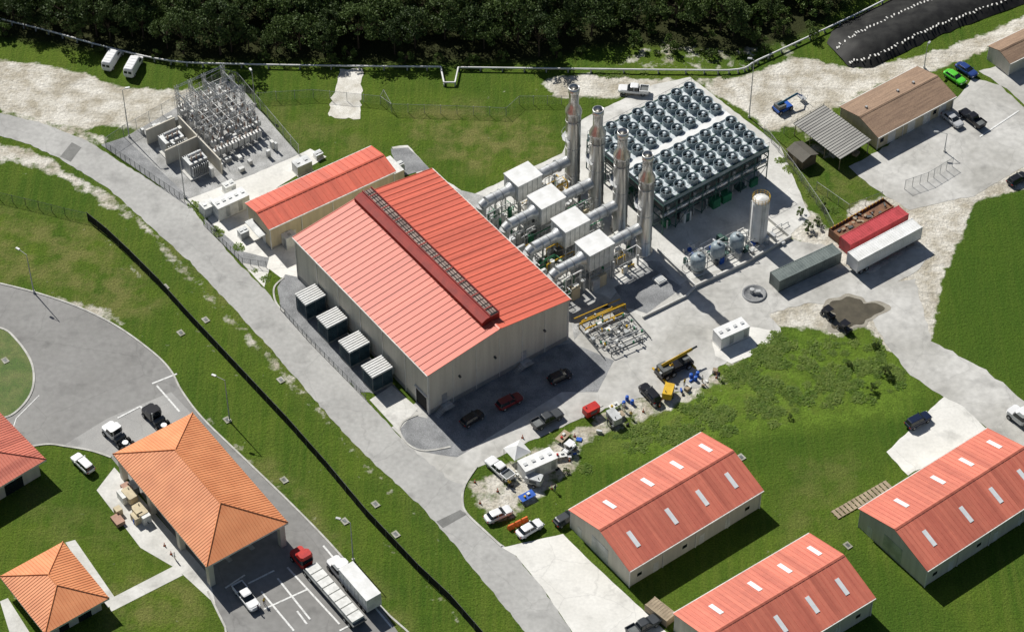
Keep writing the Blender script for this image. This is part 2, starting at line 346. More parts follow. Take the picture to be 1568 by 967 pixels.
sheet('gravel_bed',[(640,270),(700,290),(740,300),(870,440),(900,445),(960,490),(1045,440),(1010,400),(985,400),(880,520),(870,460)],.038,GRAVL,.1)
sheet('gravel_bed',[(598,228),(625,226),(668,268),(645,262),(612,270)],.04,GRAV,.1)
sheet('gravel_bed',[(940,440),(1000,410),(1045,440),(990,480),(960,470)],.042,GRAV,.05)
sheet('gravel_bed',[(655,640),(660,560),(876,525),(940,552),(915,600),(860,600),(820,625),(700,700),(640,690),(615,670),(612,650),(630,636)],.044,GRAV,.05)
sheet('gravel_bed',[(425,440),(437,420),(460,425),(640,630),(615,620),(566,600),(550,600),(430,475)],.046,GRAV,.05)
sheet('concrete_walk',[(566,612),(600,590),(640,625),(610,660)],.05,CONC)
sheet('substation_gravel',[(188,212),(345,122),(365,130),(458,238),(380,270),(286,306)],.03,GRAVL,.05)
sheet('concrete_pad',[(286,306),(380,270),(455,238),(475,228),(500,240),(380,315),(415,370),(455,345),(455,430),(430,425),(412,412),(405,440),(372,405),(330,360),(312,330)],.036,CONCW,.05)
sheet('gravel_strip',[(312,330),(372,385),(412,395),(408,410),(370,402),(315,347)],.042,GRAV,.05)
sheet('gravel_strip',[(155,222),(190,210),(290,303),(275,305)],.04,GRAV,.05)
sheet('gravel_path',[(520,105),(557,107),(549,182),(501,179)],.024,mat('white_gravel',(.72,.7,.64),(.52,.49,.42),scale=.5,fine=.25),.35,sub=.8)
left=[(-100,430),(0,434),(55,448),(120,470),(180,500),(235,540),(262,568),(278,598),(310,640),(370,698),(450,775),(520,848),(580,925),(640,1010),(370,1010),(345,960),(318,905),(300,860),(170,700),(140,690),(100,683),(70,680),(25,688),(-100,700)]
sheet('checkpoint_road',left,.02,ASPL,.03)
sheet('grass_island',[(-60,500),(0,502),(25,520),(46,550),(52,578),(46,605),(25,630),(0,640),(-60,640)],.05,mat('island_grass',(.062,.115,.013),(.12,.145,.035),fine=.4,scale=.4),0,sm=True)
sheet('concrete_lane',[(165,640),(262,600),(300,640),(180,700),(130,688),(100,680)],.026,mat('lane_concrete',(.38,.375,.36),(.31,.305,.295),scale=.2,crack=.1))
sheet('checkpoint_pad',[(148,750),(175,715),(320,880),(330,925),(270,870),(215,838)],.034,CONC)
sheet('footpath',[(165,918),(268,865),(280,880),(170,936)],.03,CONC)
sheet('footpath',[(100,830),(115,826),(180,920),(165,930)],.032,CONC)
sheet('footpath',[(0,920),(12,915),(45,967),(20,985)],.032,CONC)
sheet('road_patch',[(668,798),(705,780),(715,787),(678,808)],.03,mat('patch_asphalt',(.2,.2,.19)))
sheet('road_patch',[(92,240),(110,218),(125,226),(108,248)],.03,MC['patch_asphalt'])
b=MB()
def puddle():
    c=G(1305,478);P=[]
    for i in range(60):
        t=i/60*2*math.pi;r=1+.2*math.sin(3*t+1)+.12*math.sin(5*t)+.05*math.sin(11*t);P.append((c.x+4.1*r*math.cos(t)+0.8*math.sin(t),c.y+3.4*r*math.sin(t),.05))
    b.poly(P,mat('puddle_water',(.12,.105,.075),(.085,.075,.055),rough=.06,spec=.5,fine=.02))
    b.poly([(c.x+(x-c.x)*1.2,c.y+(y-c.y)*1.2,.04) for x,y,_ in P],mat('damp_soil',(.34,.315,.26),(.27,.245,.2),scale=.8))
puddle();b.obj('puddle')
def kerb(pts,w=.3,h=.13,name='kerb',closed=False,m=KERB):
    P=smooth(pts,5,closed);b=MB()
    for i in range(len(P)-(0 if closed else 1)):
        a,c=P[i],P[(i+1)%len(P)];d=(c-a).normalized();n=Vector((-d.y,d.x,0))*w/2
        vs=[a-n,c-n,c+n,a+n];vs=[Vector((q.x,q.y,0)) for q in vs]+[Vector((q.x,q.y,h)) for q in vs]
        b.add(vs,[(4,5,6,7),(0,1,5,4),(2,3,7,6)],m)
    b.obj(name)
kerb([(-60,500),(0,502),(25,520),(46,550),(52,578),(46,605),(25,630),(0,640),(-60,640)],.35)
kerb(left[1:17],.3)
kerb([(730,714),(712,742),(708,765),(714,785),(745,815),(768,836)],.35)
kerb([(170,700),(140,690),(100,683),(70,680),(25,688)],.3)
kerb([(435,425),(420,440),(422,462),(435,478)],.3)
kerb([(640,635),(618,645),(612,660),(625,680),(650,690),(690,684)],.3)
def strip(b,pts,w,z,m=MARK):
    P=[G(*p) for p in pts]
    for a,c in zip(P[:-1],P[1:]):
        d=(c-a).normalized();n=Vector((-d.y,d.x,0))*w/2
        b.poly([(q.x,q.y,z) for q in(a-n,c-n,c+n,a+n)],m)
b=MB()
for k,p in enumerate(([(233,587),(271,572)],[(240,590),(275,630)],[(404,932),(470,902)],[(380,893),(420,873)],[(440,868),(520,955)],[(400,905),(450,965)],[(455,935),(470,955)],[(495,835),(600,960)],[(520,965),(560,945)],[(180,640),(215,622)],[(345,900),(375,880)],[(215,622),(250,660)],[(1560,170),(1500,210)],[(425,885),(475,948)])):
    strip(b,p,.3,.04+.004*k)
strip(b,[(20,655),(25,640),(60,605)],.15,.04)
b.obj('road_markings')
# ---------- fences
def fence(pts,h=2.,mesh=CHAIN,name='chain_link_fence',post=GALV,sp=3.,rail=True,pr=.05):
    P=[G(*p) for p in pts];b=MB()
    for a,c in zip(P[:-1],P[1:]):
        n=max(1,round((c-a).length/sp))
        for i in range(n+1):
            q=a.lerp(c,i/n);b.tube(q,q+Vector((0,0,h+.1)),pr,post,5)
        up=Vector((0,0,h))
        if rail:b.tube(a+up,c+up,.035,post,4)
        b.poly([a+Vector((0,0,.05)),c+Vector((0,0,.05)),c+up*.985,a+up*.985],mesh)
    b.obj(name)
fence([(135,338),(165,362),(200,395),(245,440),(290,490),(440,650),(500,718),(560,790),(640,875),(690,922),(745,985)],2.,SCREEN,'screened_fence',DGALV)
fence([(-60,298),(0,306),(60,320),(100,330),(135,338)],1.8,CHAIN,'chain_link_fence',DGALV)
fence([(163,228),(190,210),(345,122),(365,128),(458,238)],2.6)
fence([(163,228),(283,310)],1.6,CHAIN,'guard_fence',DGALV,1.3)
fence([(312,345),(372,405),(408,410)],1.5,CHAIN,'guard_fence',DGALV,1.2)
fence([(430,475),(470,520),(560,612)],1.3,CHAIN,'guard_fence',DGALV,1.3)
fence([(395,155),(480,150),(583,160),(600,172),(700,175),(775,178),(795,160),(860,160)],2.)
fence([(583,160),(588,150),(600,172)],2.)
fence([(1170,205),(1215,262),(1262,330),(1275,355)],2.)
fence([(1385,290),(1420,278),(1458,255)],2.2,CHAIN,'chain_link_gate',GALV,1.5)
fence([(1200,205),(1260,170)],1.8);fence([(1250,290),(1300,325),(1350,305)],1.8)
# overland gas pipeline
pp=[(-80,8),(0,33),(75,52),(165,77),(262,98),(370,103),(550,106),(675,107),(680,131),(697,131),(702,108),(870,110),(1050,112),(1130,111),(1160,97),(1240,60),(1330,17),(1400,-20)]
P=smooth(pp[:8],4,False)+[G(*p) for p in pp[8:11]]+smooth(pp[11:],4,False)
b=MB();P=[Vector((p.x,p.y,.75)) for p in P]
b.path(P,.17,WHITE,8)
for a,c in zip(P[:-1],P[1:]):
    n=max(1,int((c-a).length/4))
    for i in range(n):
        q=a.lerp(c,i/n);b.cbox(q.x,q.y,0,.25,.6,.55,GALV)
b.obj('overland_gas_pipeline')
# ---------- gable buildings
def gable(name,rect,he,rise,wallm,roofm,rib=.8,oh=.35,band=None,ribh=.07,ribw=.09,gut=TRIM):
    (cx,cy),th,L,W=rect;e=group(name,(cx,cy,0),th)
    sl=rise/(W/2);lw,ww=L/2-oh,W/2-oh
    b=MB();zt=he+sl*oh-.1
    pent=[(-ww,0),(ww,0),(ww,zt),(0,he+rise-.1),(-ww,zt)]
    for s in(-1,1):b.poly([(s*lw,y,z) for y,z in pent],wallm)
    for s in(-1,1):b.poly([(-lw,s*ww,0),(lw,s*ww,0),(lw,s*ww,zt),(-lw,s*ww,zt)],wallm)
    if band:
        for s in(-1,1):
            b.box(-lw-.02,lw+.02,s*ww-.02,s*ww+.02,0,band,WALLD);b.box(s*lw-.02,s*lw+.02,-ww-.02,ww+.02,0,band,WALLD)
    b.obj('walls',e)
    b=MB()
    for s in(-1,1):
        b.slab([(-L/2,0,he+rise),(L/2,0,he+rise),(L/2,s*W/2,he),(-L/2,s*W/2,he)],.1,roofm)
        n=max(1,int(L/rib))
        for i in range(n+1):
            x=-L/2+L*i/n;w=ribw/2
            b.add([(x-w,0,he+rise),(x+w,0,he+rise),(x+w,s*W/2,he),(x-w,s*W/2,he),(x-w,0,he+rise+ribh),(x+w,0,he+rise+ribh),(x+w,s*W/2,he+ribh),(x-w,s*W/2,he+ribh)],[(4,5,6,7),(0,3,7,4),(1,5,6,2),(2,6,7,3)],roofm)
    b.obj('roof',e)
    b=MB()
    b.add([(-L/2,-.3,he+rise-.3*sl+ribh+.02),(L/2,-.3,he+rise-.3*sl+ribh+.02),(L/2,0,he+rise+ribh+.06),(-L/2,0,he+rise+ribh+.06),(-L/2,.3,he+rise-.3*sl+ribh+.02),(L/2,.3,he+rise-.3*sl+ribh+.02)],[(0,1,2,3),(3,2,5,4)],roofm)
    b.obj('ridge_cap',e)
    b=MB()
    for s in(-1,1):
        b.box(-L/2,L/2,s*(W/2+.08)-.08,s*(W/2+.08)+.08,he-.22,he-.02,gut)
        for i in range(int(L/6)+1):
            x=-lw+i*2*lw/int(L/6) if int(L/6) else 0;b.box(x-.07,x+.07,s*(ww+.09)-.07,s*(ww+.09)+.07,0,he-.2,gut)
    b.obj('gutters',e)
    return e,L,W
mr=fitrect((449,365),(653,573),(876,460),(660,256),9.6)
e,L,W=gable('power_plant_building',mr,9.6,1.9,WALL,ROOF,1.25,.3,1.0,.08,.1)
TM=mr[1]
b=MB();x0,x1=-L/2+.5,L/2-2.2;zr=11.4
b.box(x0,x1,-1.1,1.5,zr-.6,zr+1.2,VRED)
b.add([(x0,-1.1,zr+1.2),(x1,-1.1,zr+1.2),(x1,-2.,zr+.75),(x0,-2.,zr+.75),(x0,-2.,zr+.1),(x1,-2.,zr+.1)],[(0,1,2,3),(3,2,5,4)],VRED)
for x in(x0,x1):b.poly([(x,-1.1,zr+1.2),(x,-2.,zr+.75),(x,-2.,zr-.3),(x,-1.1,zr-.3)],VRED)
VG=mat('vent_grating',(.36,.27,.23),(.2,.14,.12))
b.box(x0+.1,x1-.1,-.2,1.3,zr+1.202,zr+1.24,DARK)
n=30
for i in range(n):
    xa=x0+.2+(x1-x0-.4)*i/n;xb=xa+(x1-x0)/n*.8
    for y in(-.1,.4,.85):b.box(xa,xb,y,y+.32,zr+1.26,zr+1.3,VG)
for i in range(10):
    x=x0+(x1-x0)*(i+.5)/10;b.box(x-.1,x+.1,-.35,1.45,zr+1.241,zr+1.36,VRED)
b.box(x0,x1,-.4,-.25,zr+1.2,zr+1.45,VRED);b.box(x0,x1,1.35,1.5,zr+1.201,zr+1.45,VRED)
for i in range(int((x1-x0)/1.)):
    x=x0+.5+i;b.box(x-.04,x+.04,-2.04,-2.0,zr+.1,zr+.75,mat('vent_red_dark',(.16,.02,.018)))
b.obj('ridge_ventilator',e)
b=MB()
ww=W/2-.3;lw=L/2-.3
b.box(lw-3.6,lw-.6,-ww-.03,-ww+.01,0,3.6,DARK)
b.box(lw-3.8,lw-3.6,-ww-.06,-ww+.01,0,3.8,TRIM);b.box(lw-.6,lw-.4,-ww-.06,-ww+.01,0,3.8,TRIM);b.box(lw-3.8,lw-.4,-ww-.3,-ww+.01,3.82,3.95,TRIM)
for y in(-ww+3,ww-9):
    b.box(lw-.01,lw+.05,y-.5,y+.5,1.,3.1,GALV);b.box(lw+.06,lw+1.6,y-.9,y+.9,.85,.95,GALV)
    for i in range(5):b.box(lw+.3,lw+1.5,y-.9-.3*(i+1),y-.9-.3*i,.7-.17*i,.76-.17*i,GALV)
    for q in(lw+.3,lw+1.5):b.beam((q,y+.9,1.9),(q,y-.9,1.9),.05,GALV);b.beam((q,y-.9,1.9),(q,y-2.4,1.),.05,GALV)
for y in np.linspace(-ww+.1,ww-.1,7):b.box(lw+.021,lw+.06,y-.05,y+.05,0,9.3,TRIM)
for y in(-8,-1,9):b.box(lw,lw+.5,y-.15,y+.15,5.3,5.55,DGALV)
b.obj('doors_and_fittings',e)
m=MB()
m.box(-1.9,1.9,-1.5,1.5,0,.35,WALLD);m.box(-1.75,1.75,-1.4,1.4,.35,3.7,TEALL)
for k in range(8):
    z=.5+k*.4;m.box(-1.9,1.9,-1.52,1.52,z,z+.14,TEALL)
for x in(-1.87,0,1.87):
    for y in(-1.49,1.49):m.box(x-.06,x+.06,y-.06,y+.06,.35,3.7,BLADE)
m.box(-2,2,-1.65,1.65,3.701,3.9,WHITED)
for k in range(7):
    y=-1.5+k*.5;m.box(-2,2,y-.12,y+.12,3.9,4.02,WHITE)
m.box(2.0,3.1,-.8,.8,1.2,2.6,GALV)
AH=m.mesh('air_intake_unit')
for u,v in((475,451),(508,486),(542,523),(577,561)):
    g=G(u,v,3.9);place(AH,'air_intake_unit',(g.x,g.y,0),TM+math.pi/2)
ar2=fitrect((411,352),(606,262),(567,222),(377,312),5.2)
e,L,W=gable('control_building',ar2,5.2,.9,WALLB,ROOF,1.1,.3,.5,.08,.1)
b=MB();lw=L/2-.3;ww=W/2-.3
b.box(-lw-.06,-lw+.01,-1.9,-.9,0,2.2,TRIM);b.box(-lw-.06,-lw+.01,1,2,0,2.2,TRIM);b.box(-lw-1.5,-lw,-2.4,2.4,2.6,2.72,GALV)
b.box(lw+.03,lw+2.6,-3,1.5,0,3.6,WALLB,WHITED);b.box(lw-.01,lw+.05,2,3,0,2.2,TRIM)
b.box(-lw+4,-lw+5,-ww-.05,-ww+.01,0,2.2,TRIM)
b.obj('doors_and_fittings',e)
def warehouse(p0,p1,p2,p3):
    r=fitrect(p0,p1,p2,p3,4.3);e,L,W=gable('warehouse',r,4.3,2.5,WALL,ROOFW,.75,.3,None,.045,.07)
    b=MB();sl=2.5/(W/2)
    for s in(-1,1):
        for t in((.14,.42,.65,.87) if s<0 else (.19,.47,.69,.91)):
            x=-L/2+L*t;ya,yb=s*W*.16,s*W*.34
            z=lambda y:6.8-sl*abs(y)+.08
            b.slab([(x-.38,ya,z(ya)),(x+.38,ya,z(ya)),(x+.38,yb,z(yb)),(x-.38,yb,z(yb))],.07,SKYL)
    b.obj('skylights',e)
    b=MB();lw=L/2-.3;ww=W/2-.3
    b.box(-lw-.04,-lw+.01,-2,2,0,3.6,GALV);b.box(-lw-.04,-lw+.01,4.5,5.5,0,2.1,TRIM)
    for x in(-lw*.6,.1*lw,lw*.5):b.box(x-.5,x+.5,-ww-.04,-ww+.01,0,2.1,TRIM)
    for x in(-lw+1.5,-.2*lw,lw-3):b.box(x,x+.9,-ww-.03,-ww+.01,1.4,2.1,GLASS)
    b.obj('doors_and_windows',e)
warehouse((965,877),(1168,748),(1075,663),(870,778))
warehouse((1418,873),(1623,744),(1512,660),(1312,775))
warehouse((1130,1042),(1343,915),(1240,818),(1028,937))
def hip(name,rect,he,rise,roofm,core,colsx=4,open_=True,rib=.5,colm=WALL):
    (cx,cy),th,L,W=rect;e=group(name,(cx,cy,0),th);ins=W/2 if L>W*1.1 else L/2-.4
    A=Vector((-L/2+ins,0,he+rise));B=Vector((L/2-ins,0,he+rise));C=[Vector((-L/2,-W/2,he)),Vector((L/2,-W/2,he)),Vector((L/2,W/2,he)),Vector((-L/2,W/2,he))]
    b=MB();b.poly([C[0],C[1],B,A],roofm);b.poly([C[2],C[3],A,B],roofm);b.poly([C[1],C[2],B],roofm);b.poly([C[3],C[0],A],roofm)
    b.add([c-Vector((0,0,.06)) for c in C],[(0,1,2,3)],TRIM)
    def ribl(p,q):
        d=(q-p)
        if d.length<.3:return
        up=Vector((0,0,.025));b.beam(p+up,q+up,.05,roofm)
    n=int(L/rib)
    for i in range(1,n):
        x=-L/2+L*i/n;t=min(1,(x+L/2)/ins,(L/2-x)/ins)
        for s in(-1,1):ribl(Vector((x,s*W/2,he)),Vector((x,s*W/2*(1-t),he+rise*t)))
    n=int(W/rib)
    for i in range(1,n):
        y=-W/2+W*i/n;t=1-abs(y)/(W/2)
        for s in(-1,1):ribl(Vector((s*L/2,y,he)),Vector((s*(L/2-ins*t),y,he+rise*t)))
    for c,a in((C[0],A),(C[3],A),(C[1],B),(C[2],B),(A,B)):b.beam(c+Vector((0,0,.05)),a+Vector((0,0,.05)),.16,roofm)
    b.obj('roof',e)
    b=MB();h=.35
    for i in range(4):
        a,c=C[i],C[(i+1)%4];b.poly([a,c,c-Vector((0,0,h)),a-Vector((0,0,h))],TRIM)
    b.obj('fascia',e)
    b=MB()
    if open_:
        for i in range(colsx):
            for s in(-1,1):
                x=-L/2+.9+(L-1.8)*i/(colsx-1);b.box(x-.45,x+.45,s*(W/2-.9)-.45,s*(W/2-.9)+.45,0,he-.5,colm)
    for (x0,x1,y0,y1,z1,m) in core:b.box(x0*L/2,x1*L/2,y0*W/2,y1*W/2,0,z1,m)
    b.obj('columns_and_booths' if open_ else 'walls',e)
    return e,L,W
cr=fitrect((173,693),(316,870),(440,798),(296,632),5.6)
hip('checkpoint_canopy',cr,5.6,2.7,ROOFO,[(-.7,-.2,-.75,-.5,2.8,WALLB),(.1,.5,-.75,-.5,2.8,WALLB),(-.5,-.2,.2,.4,2.8,TRIM),(.3,.6,.2,.4,2.8,TRIM),(-.75,.8,.25,.35,.2,KERB),(-.75,.8,-.3,-.2,.2,KERB)])
hr=fitrect((-2,882),(70,970),(166,915),(98,828),3.3)
hip('gatehouse',hr,3.3,1.7,ROOFO,[(-.82,.82,-.82,.82,3.1,WALL),(.821,.826,-.5,-.2,2.4,GLASS),(.821,.826,.1,.5,2.4,GLASS)],open_=False,colm=WALL)
lr=fitrect((-150,690),(-70,790),(65,703),(-20,605),4.)
hip('office_building',lr,4.,2.,ROOFW,[(-.88,.88,-.88,.88,3.8,WALL),(.881,.886,-.6,-.3,2.4,GLASS),(.881,.886,.1,.5,2.4,GLASS)],open_=False)
r=fitrect((1345,210),(1465,148),(1405,102),(1283,163),3.2)
e,L,W=gable('maintenance_office',r,3.2,1.3,WALLB,BRN,50,.35,None,.03,.05)
b=MB();ww=W/2-.35
for x in(-.6,-.1,.3,.7):b.box(x*L/2-.9,x*L/2+.9,-ww-.05,-ww+.01,0,2.5,TRIM)
for x in(-.85,.5):b.box(x*L/2-.4,x*L/2+.4,-ww-.05,-ww+.01,1.2,2.1,GLASS)
for x in(-.7,.1,.5):b.cbox(x*L/2,W*.12,4.0,.4,.4,.6,GALV)
b.obj('doors_and_windows',e)
r=fitrect((1547,100),(1640,50),(1605,22),(1517,72),3.2);gable('shed_building',r,3.2,1.,WALL,BRN,50,.3,None,.03,.05)
r=fitrect((1287,243),(1335,215),(1262,163),(1214,188),3.);(cx,cy),th,L,W=r
e=group('carport',(cx,cy,0),th);b=MB();b.slab([(-L/2,-W/2,2.9),(L/2,-W/2,3.2),(L/2,W/2,3.2),(-L/2,W/2,2.9)],.1,GREYR)
n=int(W/.6)
for i in range(n+1):
    y=-W/2+W*i/n;b.beam((-L/2,y,2.95),(L/2,y,3.25),.06,GREYR)
b.obj('roof',e);b=MB()
for x in(-1,1):
    for y in(-1,-.33,.33,1):b.beam((x*(L/2-.3),y*(W/2-.3),0),(x*(L/2-.3),y*(W/2-.3),2.9),.15,WOOD)
for k in range(7):b.cbox(R.uniform(-L/2+1,L/2-1),R.uniform(-W/2+1,W/2-1),0,1.2,1.,R.uniform(.5,1.4),R.choice([WOOD,WHITED,GALV]),.3)
b.obj('posts',e)
g=G(1227,246);b=MB();b.box(-2,2,-1.6,1.6,0,2.2,mat('shed_brown',(.16,.12,.08)));b.slab([(-2.2,0,2.9),(2.2,0,2.9),(2.2,-1.9,2.15),(-2.2,-1.9,2.15)],.1,mat('shed_roof',(.12,.11,.09)));b.slab([(-2.2,0,2.9),(2.2,0,2.9),(2.2,1.9,2.15),(-2.2,1.9,2.15)],.1,MC['shed_roof']);b.box(-.5,.5,-1.64,-1.6,0,1.9,WOOD);b.obj('garden_shed',loc=g,rot=TM)
# ---------- stacks and exhaust lines
st=[((879,132),(876,282)),((915,166),(912,316)),((952,198),(947,350)),((991,230),(985,385))]
base=[G(*s[1]) for s in st];d0=(base[3]-base[0])/3;HS=hz(*st[3])-.9
BD=mr[1]+math.pi/2+math.pi
for i in range(4):
    p=base[0]+d0*i
    e=group('exhaust_stack',p,BD);b=MB();h=HS
    b.rev((0,0,0),[(1.6,0),(1.6,.4),(1.32,.5),(1.32,h*.74),(1.45,h*.745),(1.45,h*.775),(.86,h*.83),(.86,h-1.2),(.97,h-1.1),(.97,h),(.8,h),(.8,h-2)],STEEL,28)
    b.rev((0,0,h-1.5),[(.8,0),(0.01,0)],DARK,20)
    for z in(3,9,15):
        if z<h*.73:b.rev((0,0,z),[(1.33,0),(1.38,.02),(1.38,.12),(1.33,.14)],STEEL,28)
    b.obj('shell',e)
    b=MB()
    for a in(-.25,.25):b.tube((a,-1.62,0),(a,-1.62,h*.76),.04,GALV,5)
    for z in np.arange(.5,h*.76,.5):b.tube((-.25,-1.62,z),(.25,-1.62,z),.025,GALV,4)
    for k in range(5):
        t0,t1=math.pi*2*k/10+3.6,math.pi*2*(k+1)/10+3.6
        b.tube((2.*math.cos(t0),2.*math.sin(t0),h*.5+1),(2.*math.cos(t1),2.*math.sin(t1),h*.5+1),.04,GALV,4)
        b.add([(1.32*math.cos(t0),1.32*math.sin(t0),h*.5),(1.32*math.cos(t1),1.32*math.sin(t1),h*.5),(2.*math.cos(t1),2.*math.sin(t1),h*.5),(2.*math.cos(t0),2.*math.sin(t0),h*.5)],[(0,1,2,3)],GALV)
    b.obj('ladder_and_platform',e)
    e=group('exhaust_silencer',p,BD);b=MB();zd=6.2
    b.tube((1.2,0,zd),(3.2,0,zd),.95,DUCT,20);b.tube((3.2,0,zd),(3.5,0,zd),1.15,GALV,20);b.tube((3.5,0,zd),(6.8,0,zd),.95,DUCT,20)
    b.tube((6.8,0,zd),(8.3,0,zd),.95,DUCT,20,r2=1.5)
    b.tube((13.3,0,zd),(14.2,0,zd),1.4,DUCT,20,r2=.95);b.tube((14.2,0,zd),(18.6,0,zd),.95,DUCT,20)
    for x in(5,15.5,17):b.tube((x,0,zd),(x+.15,0,zd),1.05,GALV,20)
    b.tube((18.6,0,zd),(19.6,0,zd-.5),.97,DUCT,20,r2=.9);b.tube((19.6,0,zd-.5),(19.9,0,2.2),.9,DUCT,20)
    b.obj('ducts',e)
    b=MB();b.box(8.2,13.3,-2.05,2.05,4.5,8.2,WHITED);b.box(8.1,13.4,-2.15,2.15,8.201,8.35,WHITE)
    for y in(-1.37,-.68,0,.68,1.37):b.box(8.15,8.2,y-.05,y+.05,4.5,8.2,GALV);b.box(13.3,13.35,y-.05,y+.05,4.5,8.2,GALV)
    for x in(9.2,10.3,11.3,12.3):
        for s in(-1,1):b.box(x-.05,x+.05,s*2.07-.03,s*2.07+.03,4.5,8.19,GALV)
    b.obj('silencer_box',e)
    b=MB()
    for x in(8.4,10.8,13.1):
        for y in(-1.9,1.9):b.beam((x,y,0),(x,y,4.5),.22,GALV)
        b.beam((x,-1.9,.2),(x,1.9,4.3),.1,GALV)
    for y in(-1.9,1.9):
        b.beam((8.4,y,.2),(13.1,y,4.3),.1,GALV);b.beam((8.4,y,3.),(13.1,y,3.),.14,GALV)
    for x in(4.5,16):
        for y in(-.8,.8):b.beam((x,y,0),(x,y,5.3),.16,GALV)
    b.box(13.6,17.5,-2.6,-1.3,3.4,3.5,GALV)
    for x in np.arange(13.6,17.6,1.):b.beam((x,-2.6,3.5),(x,-2.6,4.5),.05,YEL if i%2 else GALV)
    b.beam((13.6,-2.6,4.5),(17.5,-2.6,4.5),.05,GALV);b.beam((13.6,-2.6,0),(13.6,-2.6,3.4),.12,GALV);b.beam((17.5,-2.6,0),(17.5,-2.6,3.4),.12,GALV)
    b.obj('support_frame',e)
    b=MB()
    for k in range(30):
        x=R.uniform(1,20.5);y=R.uniform(-2.4,2.4);m=R.choice([GALV,WHITED,DGALV,DUCT,GRN,WALLB,GALV,DUCT])
        if R.random()<.5:b.cbox(x,y,0,R.uniform(.4,1.6),R.uniform(.3,1.),R.uniform(.5,2.8),m)
        else:b.tube((x,y,.0),(x,y,R.uniform(1,3.)),R.uniform(.15,.45),m,12)
    for k in range(26):
        x=R.uniform(1,18);y=R.uniform(-2.6,2.6);z=R.uniform(.5,4.);l=R.uniform(1,6);m=R.choice([GALV,DUCT,GALV,GRN,YEL,WHITE,DUCT])
        b.path([(x,y,0),(x,y,z),(x+l,y,z),(x+l,y,0)],R.choice([.06,.09,.14]),m,7)
        if R.random()<.5:b.path([(x,y,z),(x,y+R.uniform(-2,2),z)],.08,m,7)
    b.obj('process_skid',loc=p,rot=BD)
# ---------- cooling array
tr=fitrect((1015,306),(1181,222),(1057,125),(900,205),8.);(cx,cy),th,L,W=tr
e=group('cooling_tower_array',(cx,cy,0),th)
b=MB();zt=7.6
b.box(-L/2,L/2,-W/2,W/2,zt-.9,zt,FANG,DECK)
b.box(-L/2+.2,L/2-.2,-.7,.7,zt+.01,zt+.3,WHITE)
for j in range(9):
    y=-W/2+W*j/8
    if j!=4:b.box(-L/2,L/2,y-.1,y+.1,zt+.01,zt+.12,TEAL)
b.obj('fan_deck',e)
nxf=8
ph=(W/2-.85)/4
fd=MB()
fd.rev((0,0,0),[(1.04,0),(.93,.35),(.93,.8),(1.0,.95),(1.0,1.0),(.95,1.0),(.86,.8),(.86,.1)],FANG,20)
fd.rev((0,0,.3),[(.86,0),(.001,0)],DARK,18);fd.rev((0,0,.35),[(.001,.35),(.22,.3),(.22,0)],FANG,10)
for k in range(5):
    t=k*2*math.pi/5;a=Vector((math.cos(t),math.sin(t),0));n=Vector((-a.y,a.x,0))
    fd.add([a*.2-n*.08+Vector((0,0,.6)),a*.84-n*.14+Vector((0,0,.55)),a*.84+n*.1+Vector((0,0,.7)),a*.2+n*.08+Vector((0,0,.66))],[(0,1,2,3)],BLADE)
fd.beam((-.93,0,.97),(.93,0,.97),.06,DECK);fd.box(-.22,.22,-.2,.2,.98,1.3,DECK)
FD=fd.mesh('fan_cell')
for s in(-1,1):
    for j in range(4):
        for i in range(nxf):
            x=-L/2+L*(i+.5)/nxf;y=s*(.85+ph*(j+.5));f=place(FD,'fan',(x,y,zt),R.uniform(-.15,.15),e);f.scale=(1.08,1.08,1)
b=MB()
for j in range(9):
    y=-W/2+W*j/8
    for i in range(nxf+1):
        x=-L/2+L*i/nxf
        if j in(0,4,8) or i in(0,nxf):b.beam((x,y,0),(x,y,zt-.9),.2,TEAL)
for y in(-W/2,W/2):
    for i in range(nxf):
        xa,xb=-L/2+L*i/nxf,-L/2+L*(i+1)/nxf
        b.beam((xa,y,.2 if i%2 else 3.4),(xb,y,3.4 if i%2 else .2),.1,TEAL);b.beam((xa,y,3.4),(xb,y,zt-1),.08,TEAL)
    for z in(3.4,5.1,zt-1):b.beam((-L/2,y,z),(L/2,y,z),.18,TEAL)
for x in(-L/2,L/2):
    for j in range(8):
        ya,yb=-W/2+W*j/8,-W/2+W*(j+1)/8
        b.beam((x,ya,.2 if j%2 else 3.4),(x,yb,3.4 if j%2 else .2),.1,TEAL)
    for z in(3.4,5.1,zt-1):b.beam((x,-W/2,z),(x,W/2,z),.18,TEAL)
for s in(-1,1):
    b.beam((-L/2,s*W/2,zt+1.),(L/2,s*W/2,zt+1.),.05,GALV)
    for i in range(2*nxf+1):
        x=-L/2+L*i/(2*nxf);b.beam((x,s*W/2,zt),(x,s*W/2,zt+1),.05,GALV)
b.obj('steel_frame',e)
b=MB();b.box(-L/2+.8,L/2-.8,-W/2+.8,W/2-.8,4.2,zt-1,DGALV)
for i in range(nxf):
    x=-L/2+L*(i+.5)/nxf
    for s in(-1,1):b.tube((x,s*(W/2-.5),5.5),(x,s*(W/2-.5),3.8),.3,DUCT,10);b.tube((x,s*(W/2-.5),2.2),(x,s*(W/2-.5),0),.15,GALV,8)
for s in(-1,1):b.tube((-L/2,s*(W/2-.5),3.9),(L/2,s*(W/2-.5),3.9),.35,DUCT,12)
for k in range(50):b.cbox(R.uniform(-L/2+1,L/2-1),R.uniform(-W/2-.5,W/2-.5),0,R.uniform(.5,2),R.uniform(.5,1.5),R.uniform(.5,2.2),R.choice([GALV,DGALV,GRN,WHITED,TEAL]))
b.obj('tube_bundles_and_pumps',e)
